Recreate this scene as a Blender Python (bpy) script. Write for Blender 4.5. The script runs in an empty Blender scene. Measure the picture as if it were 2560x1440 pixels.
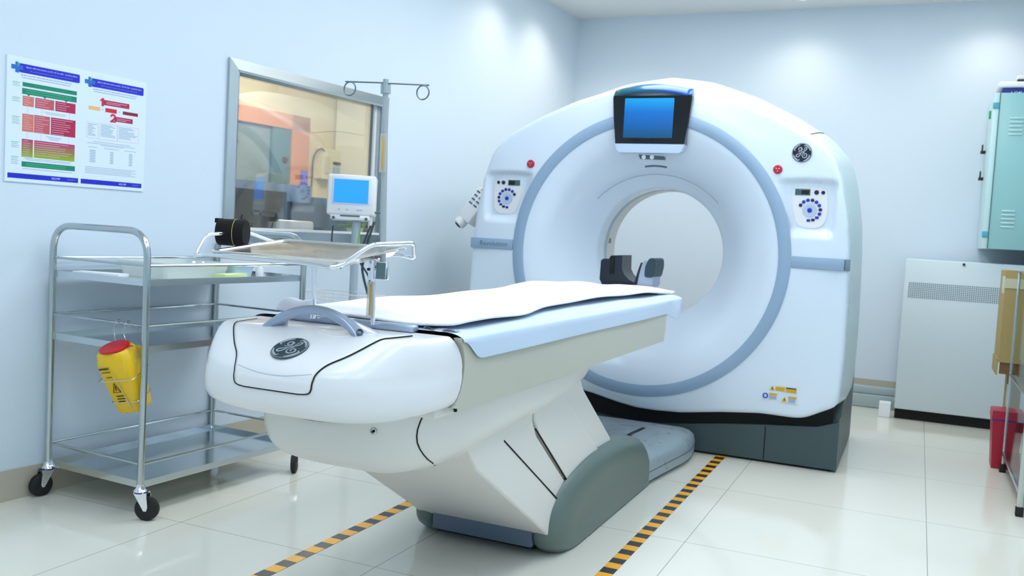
import bpy, bmesh, math, random
from mathutils import Vector, Matrix
from mathutils.bvhtree import BVHTree
random.seed(7)
SC = bpy.context.scene
COL = SC.collection
PI = math.pi
V = Vector

# ------------------------------------------------------------------ camera
F_PX = 2300.0
RW = [[0.913, 0.075, -0.402], [0.405, -0.034, 0.914], [0.055, -0.997, -0.061]]
cam_d = bpy.data.cameras.new('camera')
cam = bpy.data.objects.new('camera', cam_d); COL.objects.link(cam)
fwd = V((-0.40188, 0.91365, -0.06107)).normalized()
dn = V((0.0751, -0.0336, -0.9966)); dn = (dn - fwd * dn.dot(fwd)).normalized()
rt = dn.cross(fwd).normalized()
cm = Matrix((( rt.x, -dn.x, -fwd.x, 0), (rt.y, -dn.y, -fwd.y, 0), (rt.z, -dn.z, -fwd.z, 1.08), (0, 0, 0, 1)))
cam.matrix_world = cm
cam_d.sensor_width = 36; cam_d.lens = F_PX * 36 / 2560
cam_d.clip_start = 0.05; cam_d.clip_end = 60
cam_d.dof.use_dof = True; cam_d.dof.focus_distance = 2.25; cam_d.dof.aperture_fstop = 7.5
SC.camera = cam

# ------------------------------------------------------------------ world, view, big lights
w = bpy.data.worlds.new('world'); SC.world = w; w.use_nodes = True
w.node_tree.nodes['Background'].inputs[0].default_value = (0.6, 0.78, 1, 1)
w.node_tree.nodes['Background'].inputs[1].default_value = 0.5
SC.view_settings.view_transform = 'Standard'; SC.view_settings.look = 'None'
SC.view_settings.gamma = 1; SC.view_settings.exposure = 0.0
PANEL_E = 5.5
PANEL_COOL = (0.80, 0.91, 1.0)
PANEL_NEUTRAL = (0.95, 0.975, 1.0)
SPOT_W = 20.0
CONTROL_E = 46.0

CEIL = 2.79
YB = 6.95          # back wall
XR = 0.70          # right wall
YF = -1.8          # wall behind the camera
WP0 = V((-2.974, 2.267, 0)); WD = V((0.0790, 0.99687, 0)).normalized(); WN = V((0.99687, -0.0790, 0)).normalized()
def onwall(s, z, out=0.0): return WP0 + WD * s + WN * out + V((0, 0, z))

# ------------------------------------------------------------------ materials
def s2l(c):
    return tuple((x / 12.92 if x <= 0.04045 else ((x + 0.055) / 1.055) ** 2.4) for x in c)
MATS = {}
def mat(name, rgb, rough=0.5, metal=0.0, bump=0.0, bscale=60, vary=0.0, vscale=4, coat=0.0, emit=None, estr=0, alpha=1, ior=1.5, aniso=None, srgb=True, trans=0):
    if name in MATS: return MATS[name]
    m = bpy.data.materials.new(name); m.use_nodes = True; nt = m.node_tree; b = nt.nodes['Principled BSDF']
    c = s2l(rgb) if srgb else rgb
    b.inputs['Base Color'].default_value = (*c, 1); b.inputs['Roughness'].default_value = rough; b.inputs['Metallic'].default_value = metal
    b.inputs['Coat Weight'].default_value = coat; b.inputs['IOR'].default_value = ior; b.inputs['Alpha'].default_value = alpha
    b.inputs['Transmission Weight'].default_value = trans
    tc = nt.nodes.new('ShaderNodeTexCoord')
    if vary > 0:
        n = nt.nodes.new('ShaderNodeTexNoise'); n.inputs['Scale'].default_value = vscale; n.inputs['Detail'].default_value = 5
        mp = nt.nodes.new('ShaderNodeMapping')
        if aniso: mp.inputs['Scale'].default_value = aniso
        nt.links.new(tc.outputs['Object'], mp.inputs[0]); nt.links.new(mp.outputs[0], n.inputs['Vector'])
        r = nt.nodes.new('ShaderNodeMapRange'); r.inputs['To Min'].default_value = max(0.02, rough - vary); r.inputs['To Max'].default_value = rough + vary
        nt.links.new(n.outputs['Fac'], r.inputs['Value']); nt.links.new(r.outputs[0], b.inputs['Roughness'])
        mx = nt.nodes.new('ShaderNodeMix'); mx.data_type = 'RGBA'
        mx.inputs['A'].default_value = (*[x * (1 - vary * 0.5) for x in c], 1); mx.inputs['B'].default_value = (*[min(1, x * (1 + vary * 0.3)) for x in c], 1)
        nt.links.new(n.outputs['Fac'], mx.inputs['Factor']); nt.links.new(mx.outputs['Result'], b.inputs['Base Color'])
    if bump > 0:
        n2 = nt.nodes.new('ShaderNodeTexNoise'); n2.inputs['Scale'].default_value = bscale; n2.inputs['Detail'].default_value = 4
        nt.links.new(tc.outputs['Object'], n2.inputs['Vector'])
        bp = nt.nodes.new('ShaderNodeBump'); bp.inputs['Strength'].default_value = bump; bp.inputs['Distance'].default_value = 0.003
        nt.links.new(n2.outputs['Fac'], bp.inputs['Height']); nt.links.new(bp.outputs[0], b.inputs['Normal'])
    if emit:
        b.inputs['Emission Color'].default_value = (*emit, 1); b.inputs['Emission Strength'].default_value = estr
    MATS[name] = m
    return m

def ramp_mat(name, stops, axis, lo, hi, rough=0.3, emit=0.0, coat=0.0):
    """colour ramp along an object axis (prints, screen image, display top cap)"""
    m = bpy.data.materials.new(name); m.use_nodes = True; nt = m.node_tree; b = nt.nodes['Principled BSDF']
    tc = nt.nodes.new('ShaderNodeTexCoord'); sp = nt.nodes.new('ShaderNodeSeparateXYZ'); nt.links.new(tc.outputs['Object'], sp.inputs[0])
    r = nt.nodes.new('ShaderNodeMapRange'); r.inputs['From Min'].default_value = lo; r.inputs['From Max'].default_value = hi
    nt.links.new(sp.outputs[axis], r.inputs['Value'])
    cr = nt.nodes.new('ShaderNodeValToRGB'); e = cr.color_ramp.elements
    e[0].position = 0; e[0].color = (*s2l(stops[0]), 1); e[1].position = 1; e[1].color = (*s2l(stops[-1]), 1)
    for i, c in enumerate(stops[1:-1]):
        el = e.new((i + 1) / (len(stops) - 1)); el.color = (*s2l(c), 1)
    nt.links.new(r.outputs[0], cr.inputs[0]); nt.links.new(cr.outputs[0], b.inputs['Base Color'])
    b.inputs['Roughness'].default_value = rough; b.inputs['Coat Weight'].default_value = coat
    if emit > 0:
        nt.links.new(cr.outputs[0], b.inputs['Emission Color']); b.inputs['Emission Strength'].default_value = emit
    return m

def glass_mat(name, tint=(0.93, 0.97, 0.97), refl=0.9):
    m = bpy.data.materials.new(name); m.use_nodes = True; nt = m.node_tree
    for n in list(nt.nodes): nt.nodes.remove(n)
    o = nt.nodes.new('ShaderNodeOutputMaterial'); t = nt.nodes.new('ShaderNodeBsdfTransparent'); t.inputs[0].default_value = (*tint, 1)
    g = nt.nodes.new('ShaderNodeBsdfGlossy'); g.inputs['Roughness'].default_value = 0.02
    f = nt.nodes.new('ShaderNodeFresnel'); f.inputs['IOR'].default_value = 1.45
    mu = nt.nodes.new('ShaderNodeMath'); mu.operation = 'MULTIPLY'; mu.inputs[1].default_value = refl
    x = nt.nodes.new('ShaderNodeMixShader')
    nt.links.new(f.outputs[0], mu.inputs[0]); nt.links.new(mu.outputs[0], x.inputs[0]); nt.links.new(t.outputs[0], x.inputs[1]); nt.links.new(g.outputs[0], x.inputs[2]); nt.links.new(x.outputs[0], o.inputs[0])
    return m

def floor_mat():
    m = bpy.data.materials.new('floor_tiles'); m.use_nodes = True; nt = m.node_tree; b = nt.nodes['Principled BSDF']
    tc = nt.nodes.new('ShaderNodeTexCoord'); sp = nt.nodes.new('ShaderNodeSeparateXYZ'); nt.links.new(tc.outputs['Object'], sp.inputs[0])
    def line(out, off):
        a = nt.nodes.new('ShaderNodeMath'); a.operation = 'ADD'; a.inputs[1].default_value = off; nt.links.new(out, a.inputs[0])
        p = nt.nodes.new('ShaderNodeMath'); p.operation = 'PINGPONG'; p.inputs[1].default_value = 0.4; nt.links.new(a.outputs[0], p.inputs[0])
        l = nt.nodes.new('ShaderNodeMath'); l.operation = 'LESS_THAN'; l.inputs[1].default_value = 0.0016; nt.links.new(p.outputs[0], l.inputs[0])
        return l.outputs[0]
    lx = line(sp.outputs[0], 0.695 + 8.0); ly = line(sp.outputs[1], 8.0 - 0.05)
    mx = nt.nodes.new('ShaderNodeMath'); mx.operation = 'MAXIMUM'; nt.links.new(lx, mx.inputs[0]); nt.links.new(ly, mx.inputs[1])
    n = nt.nodes.new('ShaderNodeTexNoise'); n.inputs['Scale'].default_value = 1.3; n.inputs['Detail'].default_value = 6
    nt.links.new(tc.outputs['Object'], n.inputs['Vector'])
    c1 = nt.nodes.new('ShaderNodeMix'); c1.data_type = 'RGBA'
    c1.inputs['A'].default_value = (*s2l((0.90, 0.89, 0.835)), 1); c1.inputs['B'].default_value = (*s2l((0.93, 0.92, 0.87)), 1)
    nt.links.new(n.outputs['Fac'], c1.inputs['Factor'])
    c2 = nt.nodes.new('ShaderNodeMix'); c2.data_type = 'RGBA'; c2.inputs['B'].default_value = (*s2l((0.66, 0.66, 0.63)), 1)
    nt.links.new(c1.outputs['Result'], c2.inputs['A']); nt.links.new(mx.outputs[0], c2.inputs['Factor'])
    nt.links.new(c2.outputs['Result'], b.inputs['Base Color'])
    b.inputs['Roughness'].default_value = 0.09; b.inputs['IOR'].default_value = 1.5
    return m

def hazard_mat():
    m = bpy.data.materials.new('hazard_tape'); m.use_nodes = True; nt = m.node_tree; b = nt.nodes['Principled BSDF']
    tc = nt.nodes.new('ShaderNodeTexCoord'); sp = nt.nodes.new('ShaderNodeSeparateXYZ'); nt.links.new(tc.outputs['Object'], sp.inputs[0])
    a = nt.nodes.new('ShaderNodeMath'); a.operation = 'MULTIPLY_ADD'; a.inputs[1].default_value = 0.0; nt.links.new(sp.outputs[0], a.inputs[0]); nt.links.new(sp.outputs[1], a.inputs[2])
    p = nt.nodes.new('ShaderNodeMath'); p.operation = 'MODULO'; p.inputs[1].default_value = 0.1; nt.links.new(a.outputs[0], p.inputs[0])
    l = nt.nodes.new('ShaderNodeMath'); l.operation = 'LESS_THAN'; l.inputs[1].default_value = 0.05; nt.links.new(p.outputs[0], l.inputs[0])
    c = nt.nodes.new('ShaderNodeMix'); c.data_type = 'RGBA'; c.inputs['A'].default_value = (*s2l((0.99, 0.70, 0.08)), 1); c.inputs['B'].default_value = (*s2l((0.14, 0.15, 0.19)), 1)
    nt.links.new(l.outputs[0], c.inputs['Factor']); nt.links.new(c.outputs['Result'], b.inputs['Base Color']); b.inputs['Roughness'].default_value = 0.35
    return m

M_WALL = mat('wall_paint', (0.86, 0.91, 0.955), 0.6, bump=0.05, bscale=200)
M_CEIL = mat('ceiling_paint', (0.95, 0.95, 0.94), 0.7)
M_TILEB = mat('baseboard_tile', (0.76, 0.73, 0.66), 0.25, vary=0.08)
M_STEEL = mat('brushed_steel', (0.74, 0.77, 0.77), 0.19, 1.0, vary=0.02, vscale=5)
M_SHELF = mat('shelf_steel', (0.82, 0.85, 0.86), 0.14, 1.0, vary=0.02, vscale=3)
M_CHROME = mat('chrome', (0.93, 0.93, 0.94), 0.06, 1.0)
M_WHITEP = mat('white_plastic', (0.93, 0.93, 0.935), 0.28, coat=0.3)
M_CREAMP = mat('warm_white_plastic', (0.90, 0.89, 0.87), 0.35)
M_GANTRY = mat('gantry_white', (0.88, 0.93, 0.98), 0.22, coat=0.3)
M_SIDE = mat('gantry_side_grey', (0.78, 0.85, 0.86), 0.35)
M_BAND = mat('band_blue_grey', (0.59, 0.69, 0.79), 0.4)
M_DARKB = mat('base_dark_grey', (0.25, 0.32, 0.33), 0.45, vary=0.05)
M_FOOT = mat('foot_grey_green', (0.38, 0.45, 0.43), 0.38, bump=0.12, bscale=300)
M_BLACK = mat('black_plastic', (0.03, 0.03, 0.04), 0.4)
M_BGLASS = mat('black_gloss', (0.02, 0.02, 0.04), 0.12, coat=0.5)
M_RUBBER = mat('rubber_black', (0.07, 0.07, 0.07), 0.6)
M_RAIL = mat('rail_khaki', (0.77, 0.77, 0.71), 0.4)
M_SILVER = mat('silver_blue_plastic', (0.66, 0.71, 0.79), 0.25, 0.45)
M_PAPER = mat('blue_paper', (0.80, 0.87, 0.95), 0.65, bump=0.1, bscale=30)
M_LINEN = mat('white_linen', (0.985, 0.985, 1.0), 0.85, bump=0.15, bscale=400)
M_DARKSLOT = mat('dark_slot', (0.10, 0.11, 0.11), 0.5)
M_GAP = mat('gap_black', (0.02, 0.02, 0.02), 0.8)
M_GREYT = mat('grey_trim', (0.55, 0.56, 0.52), 0.5)
M_STRIPB = mat('base_strip_blue_grey', (0.34, 0.40, 0.48), 0.35)
M_POD = mat('pod_blue_grey', (0.60, 0.66, 0.69), 0.35, vary=0.30, vscale=14, bump=0.3, bscale=40)
M_LOGOD = mat('emblem_dark', (0.17, 0.24, 0.27), 0.3)
M_LOGOL = mat('emblem_light', (0.72, 0.76, 0.80), 0.3, 0.3)
M_BLUE = mat('button_blue', (0.05, 0.18, 0.72), 0.3)
M_NAVY = mat('button_navy', (0.06, 0.09, 0.28), 0.3)
M_RED = mat('stop_red', (0.75, 0.10, 0.22), 0.35)
M_TEXTG = mat('text_grey', (0.40, 0.48, 0.56), 0.5)
M_YEL = mat('sharps_yellow', (0.96, 0.78, 0.08), 0.38, coat=0.2)
M_SRED = mat('sharps_red', (0.80, 0.07, 0.14), 0.35)
M_INK = mat('ink_dark', (0.22, 0.18, 0.05), 0.6)
M_WIRE = mat('wire_metal', (0.80, 0.80, 0.78), 0.2, 1.0)
M_BLUEP = mat('print_blue', (0.01, 0.12, 0.80), 0.5)
M_BLUE2 = mat('print_mid_blue', (0.05, 0.42, 0.80), 0.4)
M_GREEN = mat('print_green', (0.0, 0.52, 0.42), 0.5)
M_GREEN2 = mat('print_leaf_green', (0.25, 0.75, 0.45), 0.4)
M_WHITE = mat('print_white', (0.97, 0.98, 1), 0.5)
M_GREYL = mat('print_grey', (0.62, 0.70, 0.78), 0.5)
M_LINEP = mat('print_pale_pink', (0.90, 0.72, 0.80), 0.5)
M_RED1 = mat('print_red', (0.86, 0.05, 0.22), 0.4)
M_RED2 = mat('print_crimson', (0.72, 0.08, 0.28), 0.4)
M_RED3 = mat('print_dark_red', (0.55, 0.03, 0.20), 0.4)
M_SALMON = mat('print_salmon', (0.87, 0.48, 0.42), 0.4)
M_ROSE = mat('print_rose', (0.80, 0.35, 0.38), 0.4)
M_ORNG = mat('print_orange', (0.96, 0.76, 0.52), 0.4)
M_BOARD = mat('poster_board', (0.90, 0.95, 1.0), 0.4)
M_MINT = mat('cabinet_mint', (0.60, 0.80, 0.80), 0.35)
M_MINTL = mat('cabinet_mint_light', (0.80, 0.92, 0.92), 0.35)
M_TEAL = mat('hinge_teal', (0.30, 0.68, 0.75), 0.4)
M_CARD = mat('cardboard', (0.68, 0.59, 0.38), 0.8, vary=0.1, vscale=30)
M_CARDD = mat('cardboard_inner', (0.50, 0.36, 0.22), 0.8)
M_TAPE = mat('clear_tape', (0.78, 0.77, 0.64), 0.25)
M_BINR = mat('bin_red', (0.70, 0.10, 0.22), 0.4)
M_PURP = mat('liner_purple', (0.22, 0.10, 0.65), 0.4)
M_GLASS = glass_mat('window_glass', (0.96, 0.98, 0.98), 0.55)
M_ACRYL = glass_mat('cabinet_glass', (0.95, 0.985, 0.98), 0.35)
M_CREAMW = mat('control_wall', (0.86, 0.80, 0.66), 0.7)
M_DOORO = mat('door_frame_orange', (0.82, 0.56, 0.40), 0.5)
M_GREYD = mat('corridor_grey', (0.50, 0.56, 0.58), 0.6)
M_DBLUE = mat('panel_dark_blue', (0.16, 0.27, 0.36), 0.5)
M_CURT = mat('curtain_blue', (0.07, 0.22, 0.36), 0.7, vary=0.2, vscale=12, aniso=(12, 12, 1))
M_LEAF = mat('leaf_green', (0.45, 0.70, 0.16), 0.5)
M_CABLE = mat('cable_dark', (0.15, 0.22, 0.25), 0.5)
M_PHONE = mat('phone_beige', (0.88, 0.85, 0.72), 0.5)
M_NAVYB = mat('navy_box', (0.08, 0.12, 0.55), 0.5)
M_DRKMET = mat('dark_metal', (0.35, 0.42, 0.45), 0.3, 0.6)
M_STRAP = mat('black_webbing', (0.012, 0.012, 0.018), 0.95, bump=0.5, bscale=250)
M_YTHREAD = mat('yellow_edge', (0.80, 0.74, 0.20), 0.7)
M_BAG = mat('clear_bag', (0.86, 0.84, 0.78), 0.15, alpha=0.45)
M_NEEDLE = mat('swab_yellow', (0.80, 0.66, 0.25), 0.5)

# ------------------------------------------------------------------ mesh helpers
class G:
    def __init__(s, T=None): s.v = []; s.f = []; s.T = T
    def add(s, vs, fs):
        o = len(s.v); s.v += [V(p) for p in vs]; s.f += [tuple(i + o for i in f) for f in fs]; return s
    def bm(s, b, M=None):
        b.verts.ensure_lookup_table(); b.verts.index_update()
        vs = [(M @ v.co if M else v.co.copy()) for v in b.verts]; fs = [[v.index for v in f.verts] for f in b.faces]
        s.add(vs, fs); b.free(); return s
    def box(s, c, d, bev=0.0, M=None, seg=2):
        b = bmesh.new(); bmesh.ops.create_cube(b, size=1)
        for v in b.verts: v.co = V((v.co.x * d[0], v.co.y * d[1], v.co.z * d[2]))
        if bev > 0: bmesh.ops.bevel(b, geom=b.edges[:], offset=bev, segments=seg, profile=0.5, affect='EDGES')
        for v in b.verts: v.co += V(c)
        return s.bm(b, M)
    def tube(s, path, r, n=10, closed=False, cap=True, rad=None):
        P = [V(p) for p in path]; m = len(P); rings = []
        prev = None
        for i in range(m):
            if closed: t = (P[(i + 1) % m] - P[i - 1])
            else: t = (P[min(i + 1, m - 1)] - P[max(i - 1, 0)])
            t.normalize()
            if prev is None:
                a = V((0, 0, 1)) if abs(t.z) < 0.9 else V((1, 0, 0))
                u = t.cross(a).normalized()
            else:
                u = (prev - t * prev.dot(t)).normalized()
            prev = u; w_ = t.cross(u)
            rr = rad[i] if rad else r
            rx, ry = rr if isinstance(rr, tuple) else (rr, rr)
            rings.append([P[i] + u * (math.cos(2 * PI * k / n) * rx) + w_ * (math.sin(2 * PI * k / n) * ry) for k in range(n)])
        return s.loft(rings, closed=closed, cap=cap)
    def loft(s, rings, closed=False, cap=True, open_ring=False):
        n = len(rings[0]); vs = [p for r in rings for p in r]; fs = []; m = len(rings)
        for i in range(m if closed else m - 1):
            j = (i + 1) % m
            for k in range(n - 1 if open_ring else n):
                l = (k + 1) % n
                fs.append((i * n + k, i * n + l, j * n + l, j * n + k))
        if cap and not closed:
            fs.append(tuple(range(n - 1, -1, -1))); fs.append(tuple((m - 1) * n + k for k in range(n)))
        return s.add(vs, fs)
    def cyl(s, a, b, r, n=20, r2=None):
        return s.tube([a, b], r, n, rad=[r, r if r2 is None else r2])
    def lathe(s, prof, o, ax, n=32, cap=True):
        ax = V(ax).normalized(); u = ax.orthogonal().normalized(); w_ = ax.cross(u)
        rings = [[V(o) + ax * h + u * (math.cos(2 * PI * k / n) * r) + w_ * (math.sin(2 * PI * k / n) * r) for k in range(n)] for r, h in prof]
        return s.loft(rings, cap=cap)
    def prism(s, poly, o, u, v, d):
        o, u, v, d = V(o), V(u), V(v), V(d)
        a = [o + u * p[0] + v * p[1] for p in poly]; b = [p + d for p in a]; n = len(a)
        return s.add(a + b, [tuple(range(n - 1, -1, -1)), tuple(range(n, 2 * n))] + [(i, (i + 1) % n, n + (i + 1) % n, n + i) for i in range(n)])
    def make(s, name, m, parent=None, smooth=40, sub=0):
        me = bpy.data.meshes.new(name)
        vs = [s.T @ p for p in s.v] if s.T else s.v
        me.from_pydata([tuple(p) for p in vs], [], s.f); me.update()
        b = bmesh.new(); b.from_mesh(me); bmesh.ops.recalc_face_normals(b, faces=b.faces[:]); b.to_mesh(me); b.free()
        if smooth:
            for p in me.polygons: p.use_smooth = True
            me.set_sharp_from_angle(angle=math.radians(smooth))
        me.materials.append(m)
        o = bpy.data.objects.new(name, me); COL.objects.link(o)
        if parent is not None: attach(o, parent)
        if sub:
            md = o.modifiers.new('sub', 'SUBSURF'); md.levels = sub; md.render_levels = sub
        return o

WORLDM = {}
def attach(o, parent):
    o.parent = parent
    o.matrix_parent_inverse = WORLDM.get(parent.name, Matrix.Identity(4)).inverted()
def root(name, label, cat, loc, group=None, rz=0):
    o = bpy.data.objects.new(name, None); COL.objects.link(o); o.location = loc; o.rotation_euler = (0, 0, rz)
    o.empty_display_size = 0.1
    WORLDM[o.name] = Matrix.Translation(loc) @ Matrix.Rotation(rz, 4, 'Z')
    o['label'] = label; o['category'] = cat
    if group: o['group'] = group
    return o
def tag(o, label, cat, group=None):
    o['label'] = label; o['category'] = cat
    if group: o['group'] = group
    return o
def struct(o): o['kind'] = 'structure'; return o
def lab(o, l): o['label'] = l; return o
def smooth_path(pts, n=6, closed=False):
    P = [V(p) for p in pts]; out = []; m = len(P)
    for i in range(m if closed else m - 1):
        if closed: p0, p1, p2, p3 = P[i - 1], P[i], P[(i + 1) % m], P[(i + 2) % m]
        else: p0, p1, p2, p3 = P[max(i - 1, 0)], P[i], P[i + 1], P[min(i + 2, m - 1)]
        for k in range(n):
            t = k / n
            out.append(0.5 * ((2 * p1) + (p2 - p0) * t + (2 * p0 - 5 * p1 + 4 * p2 - p3) * t * t + (3 * p1 - p0 - 3 * p2 + p3) * t ** 3))
    if not closed: out.append(P[-1])
    return out
def fillet(pts, r, n=5, closed=False):
    """polyline with rounded corners"""
    P = [V(p) for p in pts]; out = []; m = len(P)
    for i in range(m):
        if not closed and i in (0, m - 1): out.append(P[i]); continue
        a, b, c = P[i - 1], P[i], P[(i + 1) % m]
        rr = r[i] if isinstance(r, (list, tuple)) else r
        da = (a - b); dc = (c - b); l = min(rr, da.length * 0.48, dc.length * 0.48)
        p = b + da.normalized() * l; q = b + dc.normalized() * l
        for k in range(n + 1):
            t = k / n; out.append(p * (1 - t) ** 2 + b * (2 * t * (1 - t)) + q * t * t)
    return out
def rrect(wd, ht, r, n=4):
    return [(p.x, p.y) for p in fillet([(-wd / 2, -ht / 2, 0), (wd / 2, -ht / 2, 0), (wd / 2, ht / 2, 0), (-wd / 2, ht / 2, 0)], r, n, True)]
def text(name, s, o, u, v, width, height, m, parent, align='CENTER'):
    cu = bpy.data.curves.new(name, 'FONT'); cu.body = s; cu.align_x = align; cu.size = 1; cu.resolution_u = 2
    t = bpy.data.objects.new(name, cu); COL.objects.link(t); bpy.context.view_layer.update()
    me = bpy.data.meshes.new_from_object(t); bpy.data.objects.remove(t)
    xs = [q.co.x for q in me.vertices]; ys = [q.co.y for q in me.vertices]
    if not xs: return None
    cx, cy = (min(xs) + max(xs)) / 2, (min(ys) + max(ys)) / 2; sx = width / max(1e-6, max(xs) - min(xs)); sy = height / max(1e-6, max(ys) - min(ys))
    o, u, v = V(o), V(u).normalized(), V(v).normalized()
    for q in me.vertices: q.co = o + u * ((q.co.x - cx) * sx) + v * ((q.co.y - cy) * sy)
    me.materials.append(m); ob = bpy.data.objects.new(name, me); COL.objects.link(ob)
    if parent is not None: attach(ob, parent)
    return ob

# ------------------------------------------------------------------ room shell
def wallbox(name, corners, thick, m, kind=True):
    o = G().prism([(0, 0), (1, 0), (1, 1), (0, 1)], corners[0], corners[1] - corners[0], corners[2] - corners[0], thick).make(name, m, smooth=0)
    return struct(o)
s_end = (YB - WP0.y) / WD.y; s_sta = (YF - WP0.y) / WD.y
XL = onwall(s_end, 0).x
fl = G().box(((XR - 4.3) / 2 - 0.9, (YB + YF) / 2, -0.05), (XR + 7.4, YB - YF + 0.6, 0.1)).make('floor', floor_mat(), smooth=0); struct(fl)
ce = G().box(((XR - 3.9) / 2, (YB + YF) / 2, CEIL + 0.05), (XR + 3.9 + 0.2, YB - YF + 0.4, 0.1)).make('ceiling', M_CEIL, smooth=0); struct(ce)
struct(G().box(((XR + XL) / 2, YB + 0.06, CEIL / 2), (XR - XL + 0.5, 0.12, CEIL)).make('wall_back', M_WALL, smooth=0))
struct(G().box((XR + 0.06, (YB + YF) / 2, CEIL / 2), (0.12, YB - YF + 0.2, CEIL)).make('wall_right', M_WALL, smooth=0))
struct(G().box(((XR - 3.6) / 2, YF - 0.06, CEIL / 2), (XR + 3.8, 0.12, CEIL)).make('wall_front', M_WALL, smooth=0))
# left wall with window opening: outer s 1.025..2.205, z 0.97..1.785
W0, W1, WZ0, WZ1 = 1.055, 2.175, 1.01, 1.75
g = G()
TH = -WN * 0.06
def wseg(a, b, z0, z1): g.prism([(a, z0), (b, z0), (b, z1), (a, z1)], WP0, WD, V((0, 0, 1)), TH)
wseg(s_sta - 0.1, W0, 0, CEIL); wseg(W1, s_end + 0.05, 0, CEIL); wseg(W0, W1, 0, WZ0); wseg(W0, W1, WZ1, CEIL)
struct(g.make('wall_left', M_WALL, smooth=0))
struct(G().prism([(s_sta, 0), (s_end, 0), (s_end, 0.114), (s_sta, 0.114)], WP0, WD, V((0, 0, 1)), WN * 0.006).make('baseboard_left', M_TILEB, smooth=0))
struct(G().box(((XR + XL) / 2, YB - 0.004, 0.09), (XR - XL, 0.008, 0.18)).make('baseboard_back', M_TILEB, smooth=0))
# cable trunking along the back wall
g = G().box((-1.1, YB - 0.055, 0.115), (2.4, 0.09, 0.05), 0.004).box((-1.1, YB - 0.075, 0.045), (2.4, 0.13, 0.085), 0.004)
g.make('trim_1', mat('trunking_grey', (0.70, 0.76, 0.76), 0.35), smooth=30); struct(bpy.data.objects['trim_1'])
# vertical conduit by the right corner
struct(G().box((0.63, YB - 0.02, 2.45), (0.03, 0.03, 0.66), 0.004).make('trim_2', M_WHITEP))

# window
win = root('window_1', 'steel-framed observation window in the left wall', 'window', onwall(1.6, 1.0)); struct(win)
fo = [(1.019, 0.968), (2.215, 0.968), (2.215, 1.788), (1.019, 1.788)]; fi = [(1.067, 1.026), (2.167, 1.026), (2.167, 1.741), (1.067, 1.741)]
g = G()
for i in range(4):
    j = (i + 1) % 4
    q = [onwall(*fo[i], 0.0), onwall(*fo[j], 0.0), onwall(*fi[j], 0.0), onwall(*fi[i], 0.0)]
    q2 = [onwall(*fo[i], 0.016), onwall(*fo[j], 0.016), onwall(*fi[j], 0.022), onwall(*fi[i], 0.022)]
    g.add(q + q2, [(3, 2, 1, 0), (4, 5, 6, 7), (0, 1, 5, 4), (1, 2, 6, 5), (2, 3, 7, 6), (3, 0, 4, 7)])
g.make('window_frame', M_STEEL, win, smooth=20)
g = G()
for a, b, z0, z1 in ((1.067, 1.075, 1.026, 1.741), (2.150, 2.167, 1.026, 1.741), (1.067, 2.167, 1.731, 1.741)):
    g.prism([(a, z0), (b, z0), (b, z1), (a, z1)], WP0 + WN * 0.02, WD, V((0, 0, 1)), -WN * 0.08)
g.make('window_reveal', M_STEEL, win, smooth=20)
G().prism([(1.067, 1.020), (2.167, 1.020), (2.167, 1.031), (1.067, 1.031)], WP0 + WN * 0.024, WD, V((0, 0, 1)), -WN * 0.084).make('window_sill', M_WHITEP, win, smooth=20)
G().prism([(1.070, 1.031), (2.155, 1.031), (2.155, 1.735), (1.070, 1.735)], WP0 - WN * 0.03, WD, V((0, 0, 1)), -WN * 0.008).make('pane', M_GLASS, win, smooth=0)
G().prism([(2.128, 1.031), (2.149, 1.031), (2.149, 1.735), (2.128, 1.735)], WP0 - WN * 0.012, WD, V((0, 0, 1)), -WN * 0.012).make('mullion', M_WHITEP, win, smooth=0)

# control room beyond the window
def onb(s, z, b): return onwall(s, z, -b)
def cbox(g_, s0, s1, z0, z1, b0, b1):
    return g_.prism([(s0, z0), (s1, z0), (s1, z1), (s0, z1)], WP0 - WN * b0, WD, V((0, 0, 1)), -WN * (b1 - b0))
struct(cbox(cbox(G(), 0.6, 5.74, 0, 2.7, 3.0, 3.1), 5.64, 5.74, 0, 2.7, 0.065, 3.0).make('wall_control_room', M_CREAMW, smooth=0))
struct(cbox(G(), -0.5, 0.6, 0, 2.7, 3.0, 3.1).make('wall_control_side', M_CREAMW, smooth=0))
struct(cbox(G(), -0.6, 5.8, 2.7, 2.78, 0.15, 3.2).make('ceiling_control_room', M_CEIL, smooth=0))
cp = cbox(G(), 5.40, 5.64, 0.0, 2.7, 2.3, 2.98).make('wall_control_column', mat('control_column', (0.90, 0.89, 0.84), 0.6), smooth=0); struct(cp)
dr = root('door_1', 'orange timber door frame around a grey opening in the control room', 'door', onb(4.2, 0, 2.95)); struct(dr)
cbox(cbox(cbox(G(), 4.70, 4.95, 0, 2.07, 2.93, 2.999), 3.2, 4.95, 1.93, 2.07, 2.93, 2.999), 3.1, 3.25, 0, 2.07, 2.93, 2.999).make('door_frame', M_DOORO, dr, smooth=0)
cbox(G(), 3.25, 4.70, 0, 1.93, 2.97, 2.999).make('door_panel', M_GREYD, dr, smooth=0)
cbox(G(), 4.45, 4.70, 0, 1.93, 2.94, 2.975).make('door_leaf', mat('door_leaf_teal', (0.35, 0.48, 0.52), 0.5), dr, smooth=0)
no = cbox(G(), 4.84, 4.94, 1.40, 1.56, 2.922, 2.93).make('door_notice', mat('notice_violet', (0.45, 0.45, 0.85), 0.5)); tag(no, 'small violet notice on the orange door frame beyond the window', 'notice')
ph = root('wall_phone_panel', 'beige wall-mounted control box with buttons in the control room', 'control box', onb(5.1, 1.6, 2.99))
cbox(G(), 5.12, 5.44, 1.50, 1.80, 2.90, 2.999).make('housing', M_PHONE, ph, smooth=0)
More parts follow.
